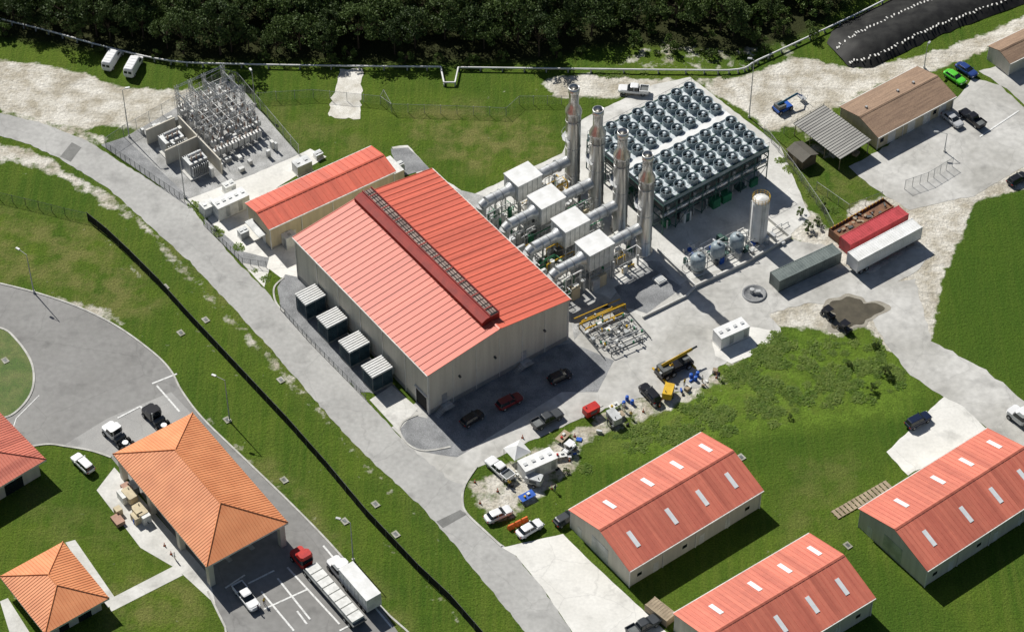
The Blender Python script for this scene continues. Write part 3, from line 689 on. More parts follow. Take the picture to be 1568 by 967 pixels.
# ---------- tanks
g=G(1160,366);h=hz((1160,306),(1160,366))
b=MB();b.rev((0,0,0),[(1.5,0),(1.5,h),(1.35,h+.25),(.01,h+.55)],WHITE,28)
for k in range(16):
    t0,t1=k*math.pi/8,(k+1)*math.pi/8
    b.beam((1.5*math.cos(t0),1.5*math.sin(t0),h),(1.5*math.cos(t0),1.5*math.sin(t0),h+1),.05,YEL)
    for z in(h+.5,h+1):b.beam((1.5*math.cos(t0),1.5*math.sin(t0),z),(1.5*math.cos(t1),1.5*math.sin(t1),z),.05,YEL)
for a in(-.25,.25):b.tube((a+.4,-1.65,0),(a+.4,-1.65,h+1),.04,GALV,5)
for z in np.arange(.4,h,.45):b.tube((.15,-1.65,z),(.65,-1.65,z),.025,GALV,4)
b.tube((-1.7,-.4,0),(-1.7,-.4,h+.2),.1,GALV,8);b.rev((0,0,0),[(1.9,0),(1.9,.3),(1.4,.3)],CONC,24)
b.obj('white_storage_tank',loc=g)
TKB=mat('tank_blue_grey',(.34,.40,.43),(.22,.27,.3),rough=.4)
for (u,v),r,hh in(((1127,384),1.25,3.3),((1098,397),1.25,3.3),((1068,413),1.3,3.)):
    b=MB();b.rev((0,0,.5),[(r*.8,0),(r,.3),(r,hh-.6),(r*.8,hh-.2),(r*.35,hh),(.01,hh+.02)],TKB,24);b.rev((0,0,0),[(r*.9,0),(r*.9,.5)],GALV,16)
    b.rev((0,0,1.4),[(r+.02,0),(r+.06,.02),(r+.06,.12),(r+.02,.14)],GALV,24);b.tube((0,0,hh+.5),(0,0,hh+.9),.25,GALV,10)
    b.path([(r+.3,0,0),(r+.3,0,hh+.8),(0,0,hh+.8)],.07,GALV);b.path([(-r-.3,.3,0),(-r-.3,.3,1.2),(-r*.6,.3,1.2)],.09,DUCT)
    b.obj('pressure_tank',loc=G(u,v))
b=MB()
def wallp(b,pts,w,h,m):
    P=[G(*p) for p in pts]
    for a,c in zip(P[:-1],P[1:]):
        d=(c-a);b.cbox((a.x+c.x)/2,(a.y+c.y)/2,.03,d.length+w,w,h,m,math.atan2(d.y,d.x));h-=.006
wallp(b,[(1008,385),(1065,440),(1140,405),(1210,365),(1175,335)],.3,.7,CONC)
b.obj('containment_wall')
b=MB();wallp(b,[(985,487),(1050,455),(1065,440)],.25,.5,CONC);b.obj('retaining_curb')
b=MB()
for k in range(60):
    t=R.random();s=R.random();q=G(1020+150*t+30*s,392-50*t+32*s)
    if R.random()<.6:b.cbox(q.x,q.y,0,R.uniform(.4,1.3),R.uniform(.3,.9),R.uniform(.4,1.5),R.choice([GALV,WHITED,TEAL,BLUE,DUCT,DGALV]),TM)
    else:
        l=R.uniform(1,5);z=R.uniform(.4,1.6);c,s_=math.cos(TM+math.pi/2),math.sin(TM+math.pi/2);b.path([(q.x,q.y,0),(q.x,q.y,z),(q.x+c*l,q.y+s_*l,z),(q.x+c*l,q.y+s_*l,0)],.07,R.choice([GALV,DUCT,WHITE]),6)
b.obj('chemical_dosing_skids')
r=fitrect((930,552),(988,520),(960,467),(884,503),0);(cx,cy),th,L,W=r
b=MB();c0=Vector((cx,cy,0))
for k in range(12):
    y=-W/2+W*k/11;m=YEL if k in(9,11) else R.choice([GALV,DUCT,GALV,DGALV]);xa=-L/2+R.uniform(0,2);xb=L/2-R.uniform(0,2);zz=R.uniform(.5,1.1)
    b.path([(xa,y,0),(xa,y,zz),(xb,y,zz),(xb,y,0)],.08 if m!=YEL else .13,m,8)
    for j in range(3):
        x=R.uniform(xa,xb);b.tube((x,y,zz-.2),(x,y,zz+.35),.18,R.choice([YEL,GALV,DGALV,GRN]),8)
for x in np.linspace(-L/2,L/2,5):
    b.beam((x,-W/2,.35),(x,W/2,.35),.1,DGALV)
for k in range(10):b.cbox(R.uniform(-L/2,L/2),R.uniform(-W/2,W/2),0,R.uniform(.3,.9),R.uniform(.3,.9),R.uniform(.4,1.3),R.choice([GALV,WHITED,DGALV]))
b.path([(-L/2,W/2-.6,1.4),(L/2,W/2-.6,1.4)],.12,YEL);b.path([(-L/2,W/2+1.2,1.),(L/2,W/2+1.2,1.)],.1,YEL)
for x in np.linspace(-L/2,L/2,4):b.beam((x,W/2-.6,0),(x,W/2-.6,1.4),.1,YEL)
b.obj('gas_pipe_manifold',loc=c0,rot=th)
# ---------- substation
sr=fitrect((284,304),(457,238),(352,126),(190,211),0);(cx,cy),th,L,W=sr
e=group('electrical_substation',(cx,cy,0),th)
LG=mat('substation_steel',(.68,.68,.66),(.45,.45,.44),rough=.5,metal=.1)
def lattice(b,x,y,h,w=.5):
    for a in(-1,1):
        for c in(-1,1):b.beam((x+a*w/2,y+c*w/2,0),(x+a*w/2,y+c*w/2,h),.09,LG)
    z=0
    while z<h-.6:
        for a in(-1,1):b.beam((x-w/2,y+a*w/2,z),(x+w/2,y+a*w/2,z+.7),.05,LG);b.beam((x+a*w/2,y-w/2,z+.7),(x+a*w/2,y+w/2,z),.05,LG)
        z+=.7
def lat_beam(b,p,q,w=.45):
    p,q=Vector(p),Vector(q);n=int((q-p).length/.8)
    for dz in(0,w):b.beam(p+Vector((0,0,dz)),q+Vector((0,0,dz)),.1,LG)
    for i in range(n):
        a=p.lerp(q,i/n);c=p.lerp(q,(i+1)/n);b.beam(a+Vector((0,0,0 if i%2 else w)),c+Vector((0,0,w if i%2 else 0)),.06,LG)
b=MB()
for yy in(.85,.55,.25,-.05):
    y=yy*W/2
    for x in(-.05,.2,.45,.8):lattice(b,x*L/2,y,7. if yy>.2 else 5)
    lat_beam(b,(-.05*L/2,y,6.6 if yy>.2 else 4.6),(.8*L/2,y,6.6 if yy>.2 else 4.6))
for x in(-.05,.2,.45,.8):lat_beam(b,(x*L/2,.25*W/2,5.4),(x*L/2,.85*W/2,5.4))
b.obj('gantry',e)
b=MB();INS=mat('porcelain_insulator',(.42,.36,.32),(.3,.2,.15),rough=.3)
def insul(x,y,z,h):
    b.tube((x,y,z),(x,y,z+h),.08,INS,7)
    for k in range(4):b.tube((x,y,z+h*(k+.3)/4.5),(x,y,z+h*(k+.5)/4.5),.18,INS,8)
for xx in(-.02,.1,.25,.38,.52,.65,.78):
    for yy in np.linspace(-.2,.88,9):
        x,y=xx*L/2+R.uniform(-.3,.3),yy*W/2+R.uniform(-.3,.3)
        b.beam((x,y,0),(x,y,2.4),.17,LG);insul(x,y,2.4,1.1)
        if R.random()<.4:b.box(x-.5,x+.5,y-.3,y+.3,1.2,R.uniform(1.8,2.3),LG)
    b.tube((xx*L/2,-.2*W/2,3.55),(xx*L/2,.88*W/2,3.55),.08,LG,7)
for yy in np.linspace(-.1,.85,9):b.tube((-.1*L/2,yy*W/2,4.3),(.8*L/2,yy*W/2,4.3),.07,LG,7)
for k in range(30):
    x,y=R.uniform(-.1,.75)*L/2,R.uniform(-.2,.8)*W/2;b.tube((x,y,R.uniform(2.5,4)),(x+R.uniform(-3,3),y+R.uniform(-3,3),R.uniform(3.5,6)),.05,LG,5)
b.obj('busbars',e)
b=MB()
def trafo(x,y,s=1,m=GALV):
    b.box(x-1.5*s,x+1.5*s,y-1*s,y+1*s,.3,2.6*s,m);b.box(x-1.9*s,x+1.9*s,y-1.5*s,y+1.5*s,0,.3,CONC)
    for k in range(9):
        xx=x-1.3*s+k*.32*s
        for q in(-1,1):b.box(xx-.05,xx+.05,y+q*1.35*s-.3,y+q*1.35*s+.3,.6,2.3*s,m)
    b.tube((x-1*s,y+.3,3.1*s),(x+1.2*s,y+.3,3.1*s),.3*s,m,12)
    for k in(-1,0,1):insul(x+k*.8*s,y-.4*s,2.6*s,1.2)
trafo(-.55*L/2,.2*W/2,1.25);trafo(-.5*L/2,-.45*W/2,1.2)
for k in range(46):
    x,y=R.uniform(-.9,.88)*L/2,R.uniform(-.88,.85)*W/2
    if x<-.2*L/2 and -.7*W/2<y<.4*W/2:continue
    b.cbox(x,y,0,R.uniform(.4,1.3),R.uniform(.4,1.),R.uniform(.7,2.2),R.choice([WHITED,GALV,LG,LG,DGALV]))
for k in range(8):
    x=(-.1+.11*k)*L/2;b.box(x-.5,x+.5,-.4*W/2-.4,-.4*W/2+.4,.8,2.2,LG);b.beam((x-.3,-.4*W/2,0),(x-.3,-.4*W/2,.8),.1,LG);insul(x,-.4*W/2,2.2,.9)
b.obj('transformers_and_switchgear',e)
b=MB()
for (xa,xb,ya,yb) in((-.8,-.23,-.05,-.05),(-.22,-.22,-.75,.54),(-.8,-.3,.55,.55)):
    b.box(xa*L/2-.12,xb*L/2+.12,ya*W/2-.12,yb*W/2+.12,0,3.4,WALL)
b.obj('blast_walls',e)
def encl(name,c,z,size,m,rot,mt=None):
    g=G(*c,z);b=MB();a,d,h=size
    b.box(-a/2,a/2,-d/2,d/2,0.15,h,m,mt or m);b.box(-a/2-.1,a/2+.1,-d/2-.1,d/2+.1,0,.15,CONC);b.box(-a/2-.05,a/2+.05,-d/2-.05,d/2+.05,h+.001,h+.06,mt or m)
    n=max(2,int(a/1.2))
    for i in range(n):
        x=-a/2+a*(i+.5)/n;b.box(x-.4,x+.4,-d/2-.03,-d/2,.4,h-.4,GALV if i%2 else m);b.box(x-.3,x+.3,-.25,.25,h+.06,h+.2,GALV)
    b.obj(name,loc=(g.x,g.y,0),rot=rot)
RB=ang((411,352),(606,262))
encl('switchgear_enclosure',(352,303),3,(6.2,2.6,3.),WHITED,RB,WHITE)
encl('switchgear_enclosure',(318,312),2,(2.5,2,2.),WHITED,RB)
encl('pad_transformer',(462,247),2.2,(3,2,2.2),GALV,RB)
encl('pad_transformer',(350,280),2,(2.,1.5,1.8),WHITED,RB)
encl('pad_transformer',(487,234),1,(1.4,1.2,1.),DUCT,RB)
encl('hvac_unit',(440,353),3.2,(2.2,2,2.6),WHITED,TM,WHITE)
encl('hvac_unit',(372,352),1.6,(1.6,1.4,1.6),GALV,RB)
encl('white_office_container',(1120,502),2.6,(5.6,2.5,2.6),WHITE,ang((1095,520),(1147,497)))
encl('site_trailer',(823,703),2.6,(5.8,2.6,2.6),WHITED,ang((795,722),(850,698)),WHITE)
encl('electrical_cabinet',(612,250),2,(1.2,1,2),WHITED,RB)
# ---------- vehicles
VC={}
def wheels(b,xs_,y,r=.34,w=.24):
    for x in xs_:
        for s in(-1,1):b.tube((x,s*(y-w),r),(x,s*y,r),r,BLK,14);b.tube((x,s*y,r),(x,s*(y+.01),r),r*.55,GALV,10)
def car(kind,m):
    k=(kind,m.name)
    if k in VC:return VC[k]
    b=MB()
    if kind in('sedan','suv','hatch'):
        l=2.3 if kind!='hatch' else 2.05;H1=1.42 if kind!='suv' else 1.72;z=.0 if kind!='suv' else .14
        b.loft([(-l+.1,l-.1,.78,.26+z),(-l,l,.9,.45+z),(-l,l,.92,.7+z),(-l+.08,l-.1,.86,.88+z),(-l+.25,l-.45,.80,.95+z)],m,m,.3)
        rear=-1.75 if kind=='sedan' else -l+.15
        b.loft([(rear,1.05,.80,.93+z),(rear+.45 if kind=='sedan' else rear+.25,.3,.63,H1-.06)],GLASS,m,.12)
        b.loft([(rear+.4 if kind=='sedan' else rear+.2,.35,.65,H1-.05),(rear+.6 if kind=='sedan' else rear+.4,.15,.56,H1)],m,m,.15)
        for s in(-1,1):
            b.beam((-.35,s*.80,.93+z),(-.37,s*.645,H1-.05),.07,m)
            b.beam((1.03,s*.78,.94+z),(.32,s*.63,H1-.05),.06,m);b.cbox(.75,s*.95,.95+z,.15,.2,.12,m)
            b.box(l-.06,l+.01,s*.62-.2,s*.62+.2,.6+z,.74+z,CHR);b.box(-l-.01,-l+.05,s*.68-.15,s*.68+.15,.65+z,.8+z,TAILR)
        wheels(b,(-1.4,1.4),.9,.33+z*.3)
    elif kind=='pickup':
        b.loft([(-2.75,2.75,.85,.4),(-2.8,2.8,.95,.6),(-2.8,2.8,.96,.9),(-2.78,2.7,.93,1.0)],m,m,.25)
        b.loft([(.9,2.6,.9,1.0),(1.0,2.45,.82,1.1)],m,m,.25)
        b.loft([(-1.1,1.25,.86,1.02),(-.8,.55,.7,1.72)],GLASS,m,.12);b.loft([(-.85,.6,.72,1.73),(-.7,.4,.62,1.8)],m,m,.15)
        for s in(-1,1):b.box(-2.78,-1.1,s*.9-.06,s*.9+.06,1.,1.32,m);b.beam((-.1,s*.87,1.02),(-.12,s*.71,1.72),.08,m);b.box(2.72,2.81,s*.7-.18,s*.7+.18,.78,.95,CHR)
        b.box(-2.8,-2.7,-.84,.84,1.,1.32,m);b.box(-1.2,-1.1,-.84,.84,1.,1.32,m);b.box(-2.7,-1.2,-.83,.83,1.002,1.03,DGALV)
        wheels(b,(-1.75,1.75),.95,.4)
    elif kind=='van':
        b.loft([(-2.7,2.7,.9,.35),(-2.75,2.8,1.,.6),(-2.75,2.8,1.,1.05),(-2.72,2.3,.98,1.2)],m,m,.25)
        b.loft([(-2.72,2.28,.98,1.2),(-2.7,1.5,.9,2.0),(-2.6,1.3,.82,2.25),(-2.5,1.1,.7,2.32)],m,m,.2)
        b.add([(2.3,-.8,1.22),(2.3,.8,1.22),(1.58,.76,1.98),(1.58,-.76,1.98)],[(0,1,2,3)],GLASS)
        for s in(-1,1):b.add([(.7,s*.995,1.25),(1.9,s*.995,1.25),(1.45,s*.95,1.8),(.7,s*.95,1.8)],[(0,1,2,3)],GLASS);b.box(2.72,2.82,s*.75-.18,s*.75+.18,.75,.95,CHR);b.box(-2.79,-2.73,s*.42-.3,s*.42+.3,1.25,1.75,GLASS)
        for x in(-2,-1.2,-.4,.4):b.box(x-.05,x+.05,-.6,.6,2.32,2.36,m)
        wheels(b,(-1.8,1.9),1.,.38)
    elif kind=='atv':
        b.loft([(-1.2,1.2,.4,.4),(-1.25,1.25,.55,.65),(-1.2,1.2,.45,.85)],m,m,.15);b.loft([(-.6,.3,.4,.85),(-.5,.2,.35,1.05)],BLK,BLK,.1)
        for x in(-.6,.6):
            for s in(-.55,.55):b.beam((x,s,.8),(x,s,1.85),.05,m)
        b.box(-.7,.7,-.6,.6,1.85,1.9,m);wheels(b,(-.85,.85),.75,.33,.26)
    VC[k]=b.mesh(kind);return VC[k]
W_=paint('white',(.8,.8,.8));K_=paint('black',(.015,.015,.018),.2);RD=paint('dark_red',(.2,.012,.015));GR=paint('green',(.1,.55,.04));BL=paint('blue',(.02,.05,.2));DB=paint('navy',(.012,.02,.05),.2);SV=paint('silver',(.45,.46,.47));GY=paint('graphite',(.05,.055,.06))
NM={'sedan':'parked_car','hatch':'parked_car','suv':'parked_suv','pickup':'pickup_truck','van':'cargo_van','atv':'utility_cart'}
for k,m,c,d in [('van',W_,(172,97),(20,-33)),('van',W_,(205,107),(18,-32)),('suv',W_,(128,714),(-30,-28)),('pickup',W_,(970,142),(-40,-3)),('sedan',GR,(1461,122),(30,20)),('sedan',BL,(1479,111),(30,20)),
 ('sedan',SV,(1458,187),(26,22)),('pickup',K_,(1488,186),(-26,-20)),('hatch',K_,(1557,278),(28,-16)),('suv',DB,(1405,648),(50,-26)),('hatch',K_,(723,644),(26,-16)),('suv',RD,(780,619),(44,-22)),
 ('hatch',K_,(857,580),(22,-10)),('pickup',GY,(838,646),(42,-22)),('pickup',W_,(765,722),(-36,-32)),('sedan',W_,(763,791),(40,-18)),('sedan',W_,(811,813),(38,-22)),('hatch',GY,(866,797),(24,-14)),
 ('suv',K_,(995,607),(-28,-30)),('pickup',W_,(378,918),(30,38)),('pickup',GY,(985,962),(40,-22)),('atv',K_,(1267,484),(22,18)),('atv',K_,(1293,506),(24,18)),('atv',W_,(872,690),(20,-18))]:
    g=G(*c);o=place(car(k,m),NM[k],(g.x,g.y,.05),hd(c,d))
def semi(name,a,b_,body,cabm,col=WHITE):
    A,B=G(*a),G(*b_);d=A-B;L=d.length;rot=math.atan2(d.y,d.x);c=(A+B)/2
    b=MB();x1=L/2
    b.box(x1-6.5,x1-.6,-.45,.45,.6,.9,DGALV)
    b.loft([(x1-3.6,x1,1.0,.5),(x1-3.7,x1,1.1,1.0),(x1-3.7,x1-.1,1.1,1.6)],cabm,cabm,.3)
    b.loft([(x1-3.7,x1-1.3,1.12,1.61),(x1-3.6,x1-1.7,1.05,2.5)],GLASS,cabm,.2);b.loft([(x1-3.7,x1-1.75,1.12,2.51),(x1-3.6,x1-2.2,1.,3.1)],cabm,cabm,.3)
    wheels(b,(x1-.9,x1-4.6,x1-5.8),1.2,.5,.4)
    xt=x1-4.2
    if body=='box':
        b.box(-L/2,xt,-1.3,1.3,1.15,3.9,col);b.box(-L/2-.03,-L/2,-1.2,1.2,1.3,3.8,TRIM)
        for x in np.arange(-L/2+.3,xt,1.):
            for s in(-1,1):b.box(x-.03,x+.03,s*1.31-.02,s*1.31+.02,1.2,3.85,GALV)
    else:
        b.box(-L/2,xt,-1.25,1.25,1.15,1.4,DGALV)
        for x in np.arange(-L/2+1.2,xt-.5,1.6):b.box(x-.7,x+.7,-1.05,1.05,1.42,1.9,WHITED)
    b.box(-L/2+.3,xt,-.5,.5,.85,1.14,DGALV);wheels(b,(-L/2+1.2,-L/2+2.4),1.25,.5,.45)
    b.obj(name,loc=c,rot=rot)
semi('semi_truck',(508,862),(574,938),'box',W_)
semi('flatbed_truck',(452,848),(552,962),'flat',RED)
semi('semi_truck',(1545,632),(1640,705),'box',W_)
def tractor(c,d,m):
    b=MB();b.box(-3,2.6,-.45,.45,.6,.9,DGALV);b.loft([(-.2,2.8,1.,.5),(-.3,2.8,1.1,1.),(-.3,2.7,1.1,1.6)],m,m,.3);b.loft([(-.3,1.6,1.12,1.61),(-.2,1.2,1.05,2.5)],GLASS,m,.2)
    b.tube((-2.2,0,.95),(-2.2,0,1.1),.5,GALV,12);b.box(-1.2,-.5,-1,1,.62,1.3,DGALV);wheels(b,(2,-1.7,-2.8),1.2,.5,.4);b.tube((-.5,.9,1),(-.5,.9,3),.08,GALV,8)
    b.obj('tractor_unit',loc=G(*c),rot=hd(c,d))
tractor((180,672),(-28,-25),W_);tractor((240,645),(-28,-28),K_)
def container(name,a,b_,h,m,w=2.5,mt=None,open_=False,wheel=False):
    A,B=G(*a),G(*b_);d=B-A;L=d.length;rot=math.atan2(d.y,d.x);n=Vector((-d.y,d.x,0)).normalized();c=(A+B)/2+n*w/2
    z0=1.1 if wheel else .12;b=MB()
    for s in(-1,1):
        b.box(-L/2,L/2,s*w/2-.04,s*w/2+.04,z0,z0+h,m)
        b.box(s*L/2-.04,s*L/2+.04,-w/2+.05,w/2-.05,z0,z0+h,m)
        for x in np.arange(-L/2+.3,L/2-.1,.4):b.box(x-.08,x+.08,s*(w/2+.04)-.03,s*(w/2+.04)+.03,z0+.1,z0+h-.1,m)
        for t in(-1,1):b.box(s*L/2-.09,s*L/2+.09,t*w/2-.09,t*w/2+.09,z0-.1,z0+h+.05,m)
        b.box(-L/2,L/2,s*w/2-.07,s*w/2+.07,z0+h-.1,z0+h+.04,m);b.box(-L/2,L/2,s*w/2-.07,s*w/2+.07,z0-.09,z0+.05,DGALV)
    b.box(-L/2+.05,L/2-.05,-w/2+.05,w/2-.05,z0+.01,z0+.15,DGALV)
    if not open_:
        b.box(-L/2+.05,L/2-.05,-w/2+.02,w/2-.02,z0+h-.12,z0+h-.02,mt or m)
        for x in np.arange(-L/2+.3,L/2-.1,.5):b.box(x-.1,x+.1,-w/2+.08,w/2-.08,z0+h-.02,z0+h+.02,mt or m)
    else:
        for s in(-1,1):
            for x in np.arange(-L/2+.4,L/2,.8):b.box(x-.06,x+.06,s*w/2-.12,s*w/2+.12,z0+.2,z0+h+.06,YEL if s>0 else RUST)
        b.box(-L/2+.1,L/2-.1,-w/2+.1,w/2-.1,z0+.3,z0+h*.75,RUST)
        for k in range(26):b.cbox(R.uniform(-L/2+.5,L/2-.5),R.uniform(-.9,.9),z0+h*.7,R.uniform(.3,1),R.uniform(.2,.6),R.uniform(.1,.5),R.choice([RUST,DGALV,WOOD]),R.random()*3)
    if wheel:wheels(b,(-L/2+1.2,-L/2+2.4),1.2,.5,.4);b.box(L/2-2.6,L/2-2.4,-.8,.8,0,1.1,DGALV);b.box(-L/2,L/2-1,-.5,.5,.8,1.0,DGALV)
    else:
        for x in(-L/2+.5,L/2-.5):b.box(x-.3,x+.3,-w/2,w/2,0,.12,WOOD)
    b.obj(name,loc=c,rot=rot)
container('shipping_container',(1192,447),(1286,403),2.5,CTEAL)
container('box_trailer',(1311,424),(1408,372),2.7,WHITE,2.6,WHITE,wheel=True)
container('shipping_container',(1300,392),(1388,345),2.6,CRED)
container('roll_off_container',(1284,374),(1366,327),1.7,RUST,2.5,open_=True)
container('cargo_box',(988,935),(1020,960),1.5,WOOD,2.)
g=G(1032,567);b=MB();b.box(-3.2,3.2,-1.1,1.1,.7,1.3,K_);wheels(b,(-2.2,-.9,2.2),1.25,.55,.4);b.loft([(1.2,2.8,.95,1.3),(1.3,2.5,.85,2.4)],GLASS,DGALV,.15);b.box(-2.9,-1.2,-1,1,1.3,2.2,DGALV);b.beam((-2.4,.2,2.4),(3.6,.2,2.8),.42,YEL);b.beam((2,.2,2.7),(4.6,.2,2.9),.3,DGALV)
for x in(-2.9,2.9):b.box(x-.15,x+.15,-2,2,.5,.69,YEL)
for k in range(10):b.cbox(R.uniform(-3,1),R.uniform(-1,1),1.3,R.uniform(.3,.8),R.uniform(.2,.6),R.uniform(.3,1),R.choice([DGALV,YEL,BLK,GALV]))
b.tube((-1,-.6,1.3),(-1,-.6,2.),.3,DGALV,10);b.obj('mobile_crane',loc=g,rot=hd((1032,567),(40,-20)))
g=G(1198,168);b=MB();b.box(-1.6,1.6,-1,1,.4,.9,BLUE);wheels(b,(-1.2,1.2),1.1,.45,.35);b.box(-1.5,.2,-.8,.8,.9,1.7,DGALV);b.beam((-1.2,0,1.8),(3.2,0,2.3),.35,mat('lift_teal',(.05,.2,.3)));b.beam((3.2,0,2.3),(4.4,0,1.2),.2,BLUE);b.box(4,5,-.8,.8,.7,.8,GALV)
for x in(4,5):
    for y in(-.8,.8):b.beam((x,y,.8),(x,y,1.8),.06,GALV)
b.obj('boom_lift',loc=g,rot=hd((1198,168),(30,-14)))
g=G(792,702);b=MB();b.add([(-1.6,-1.6,2.1),(1.6,-1.6,2.1),(1.6,1.6,2.1),(-1.6,1.6,2.1),(0,0,3.2)],[(0,1,4),(1,2,4),(2,3,4),(3,0,4)],WHITE)
for x in(-1.5,1.5):
    for y in(-1.5,1.5):b.beam((x,y,0),(x,y,2.1),.07,GALV)
b.obj('canopy_tent',loc=g,rot=.6)
def table(c,m,rot=.6,w=1.8,d=.9):
    b=MB();b.box(-w/2,w/2,-d/2,d/2,.72,.78,m)
    for x in(-w/2+.1,w/2-.1):
        for y in(-d/2+.1,d/2-.1):b.beam((x,y,0),(x,y,.72),.06,GALV)
    b.cbox(.3,.1,.78,.5,.4,.25,WHITED);b.cbox(-.5,-.1,.78,.3,.3,.35,R.choice([BLUE,RED,YEL]));b.obj('work_table',loc=G(*c),rot=rot)
table((807,763),BLUE,.6,2.6,1.4);table((945,640),WOOD,.5,2.4,1.2);table((940,625),WHITED);table((862,672),WOOD,.9,2.5,1.4);table((858,700),WHITED,.2,2.,1.2)
def gen(c,m,rot,name='towed_generator'):
    b=MB();b.loft([(-1.3,1.3,.75,.5),(-1.35,1.35,.8,.8),(-1.3,1.3,.78,1.8)],m,m,.15);b.box(-.6,.6,-.81,.81,.9,1.5,DGALV);wheels(b,(-.2,),.95,.33,.22);b.beam((1.3,0,.55),(2.4,0,.5),.1,DGALV);b.tube((-.8,.3,1.8),(-.8,.3,2.1),.08,DGALV,8);b.obj(name,loc=G(*c),rot=rot)
gen((905,634),RED,.6);gen((1023,606),YEL,1.3,'yellow_equipment_box');gen((940,645),GALV,2.1);gen((818,740),GALV,2.8);gen((200,765),WALLB,-.9,'equipment_cabinet');gen((216,790),WALLB,-.9,'equipment_cabinet')
b=MB()
for k in range(9):
    q=G(R.uniform(178,222),R.uniform(742,800));b.cbox(q.x,q.y,0,R.uniform(.8,2.2),R.uniform(.8,1.6),R.uniform(.8,2.1),R.choice([WALLB,WHITED,GALV,mat('cabinet_tan',(.5,.3,.22))]),TM)
b.obj('utility_cabinets')
b=MB()
for k in range(45):
    t=R.random();q=G(760+t*330+R.uniform(-15,15),745-t*165+R.uniform(-16,16));b.cbox(q.x,q.y,.03,R.uniform(.2,1.1),R.uniform(.2,.8),R.uniform(.1,.8),R.choice([WOOD,GALV,DGALV,WHITED,BLUE,DUCT,BLK]),R.random()*3)
b.obj('scattered_materials')
cm=MB();cm.box(-.2,.2,-.2,.2,0,.05,BLK);cm.tube((0,0,.05),(0,0,.8),.16,ORG,10,r2=.03);cm.tube((0,0,.35),(0,0,.5),.125,WHITE,10,r2=.1);CO=cm.mesh('traffic_cone')
for c in((845,748),(727,738),(762,752),(872,705),(800,670),(735,770),(985,630),(1097,578),(880,668),(252,835),(262,848),(1010,622)):place(CO,'traffic_cone',G(*c),0)
bm_=MB();bm_.rev((0,0,0),[(.3,0),(.3,.3),(.32,.32),(.3,.34),(.3,.88),(.27,.9),(.01,.9)],BLUE,14);BA=bm_.mesh('steel_drum')
for c in((960,612),(968,618),(955,620),(1058,578),(1065,582),(1068,575),(207,800)):place(BA,'steel_drum',G(*c),0)
b=MB()
for i in range(3):b.loft([(-1.1+i*1.25,0+i*1.25,.35,0),(-1.1+i*1.25,0+i*1.25,.3,.4),(-1.05+i*1.25,-.05+i*1.25,.12,.95)],ORG,ORG,.05)
b.obj('orange_barrier',loc=G(787,806),rot=hd((787,806),(30,-15)))
b=MB()
for i in range(14):b.box(-5.5+i*.8,-4.9+i*.8,-.9,.9,.12,.2,WOOD)
for y in(-.8,0,.8):b.box(-5.6,5.6,y-.06,y+.06,0,.12,WOOD)
b.obj('timber_dock',loc=G(1320,765),rot=hd((1320,765),(84,-48)))
def lamp(top,base_,d,name='street_lamp',arm=1.8):
    g=G(*base_);h=hz(top,base_);b=MB();b.tube((0,0,0),(0,0,.5),.22,CONC,10);b.tube((0,0,0),(0,0,h),.12,GALV,8,r2=.06);b.tube((0,0,h),(arm,0,h+.3),.05,GALV,6)
    b.loft([(arm-.3,arm+.6,.2,h+.2),(arm-.25,arm+.55,.18,h+.38)],GALV,GALV,.08);b.obj(name,loc=g,rot=d)
lamp((37,390),(52,448),2.5);lamp((350,582),(352,645),2.7);lamp((542,800),(541,858),2.8);lamp((190,138),(198,210),0.3,arm=.8);lamp((386,112),(391,162),2.,arm=.6)
lamp((274,225),(283,302),2.5,arm=1.);lamp((1154,92),(1147,180),3,arm=.6);lamp((1448,205),(1446,232),3);lamp((1417,70),(1415,104),1.,arm=.5,name='utility_pole')
b=MB()
for c in((277,510),(348,643),(435,735),(528,798),(606,818),(315,490),(253,440),(575,772),(430,582),(1298,835),(1135,700),(8,552)):
    q=G(*c);b.cbox(q.x,q.y,.0,1.3,1.,.15,mat('mossy_concrete',(.42,.41,.36),(.25,.25,.18)),TM);b.cbox(q.x,q.y,.15,.7,.5,.03,DGALV,TM)
b.obj('storm_drain_inlets')
# black lined berm with sandbags
cl=[(1285,88),(1330,72),(1390,42),(1450,18),(1520,-8),(1620,-45)];P=smooth(cl,6,False);b=MB();sb=MB();prof=[(-5.2,.03),(-3.6,1.1),(-1.5,1.9),(.5,2.),(3,1.2),(5.5,.9),(8,.03)]
V=[]
for i,p in enumerate(P):
    a,c=P[max(i-1,0)],P[min(i+1,len(P)-1)];d=(c-a).normalized();n=Vector((-d.y,d.x,0));k=min(1,i/5+.15)
    for y,z in prof:
        q=p+n*(y*(.5+.5*k)+R.uniform(-.25,.25));V.append((q.x,q.y,z*k+R.uniform(0,.15)+.03))
    for y,z in((-3.6,1.1),(3,1.2)):
        if i and i<len(P)-1:
            for t in(0,.5):
                q=p.lerp(P[i+1],t)+n*(y*(.5+.5*k)+R.uniform(-.3,.3));sb.cbox(q.x,q.y,z*k+.1,.6,.25,.14,SBAG,math.atan2(d.y,d.x)+R.uniform(-.5,.5)+1.2)
m_=len(prof);b.add(V,[(i*m_+j,i*m_+j+1,(i+1)*m_+j+1,(i+1)*m_+j) for i in range(len(P)-1) for j in range(m_-1)],LINER,True)
b.obj('black_lined_berm');sb.obj('sandbags')
g=G(1155,450);b=MB();b.rev((0,0,0),[(2.1,0),(2.1,.2),(1.8,.25),(1.7,.05),(.01,.05)],GRAV,24);b.tube((-.4,.3,0),(-.4,.3,.9),.4,GALV,12);b.cbox(.6,0,0,.8,.6,.8,GALV);b.obj('valve_pit',loc=g)
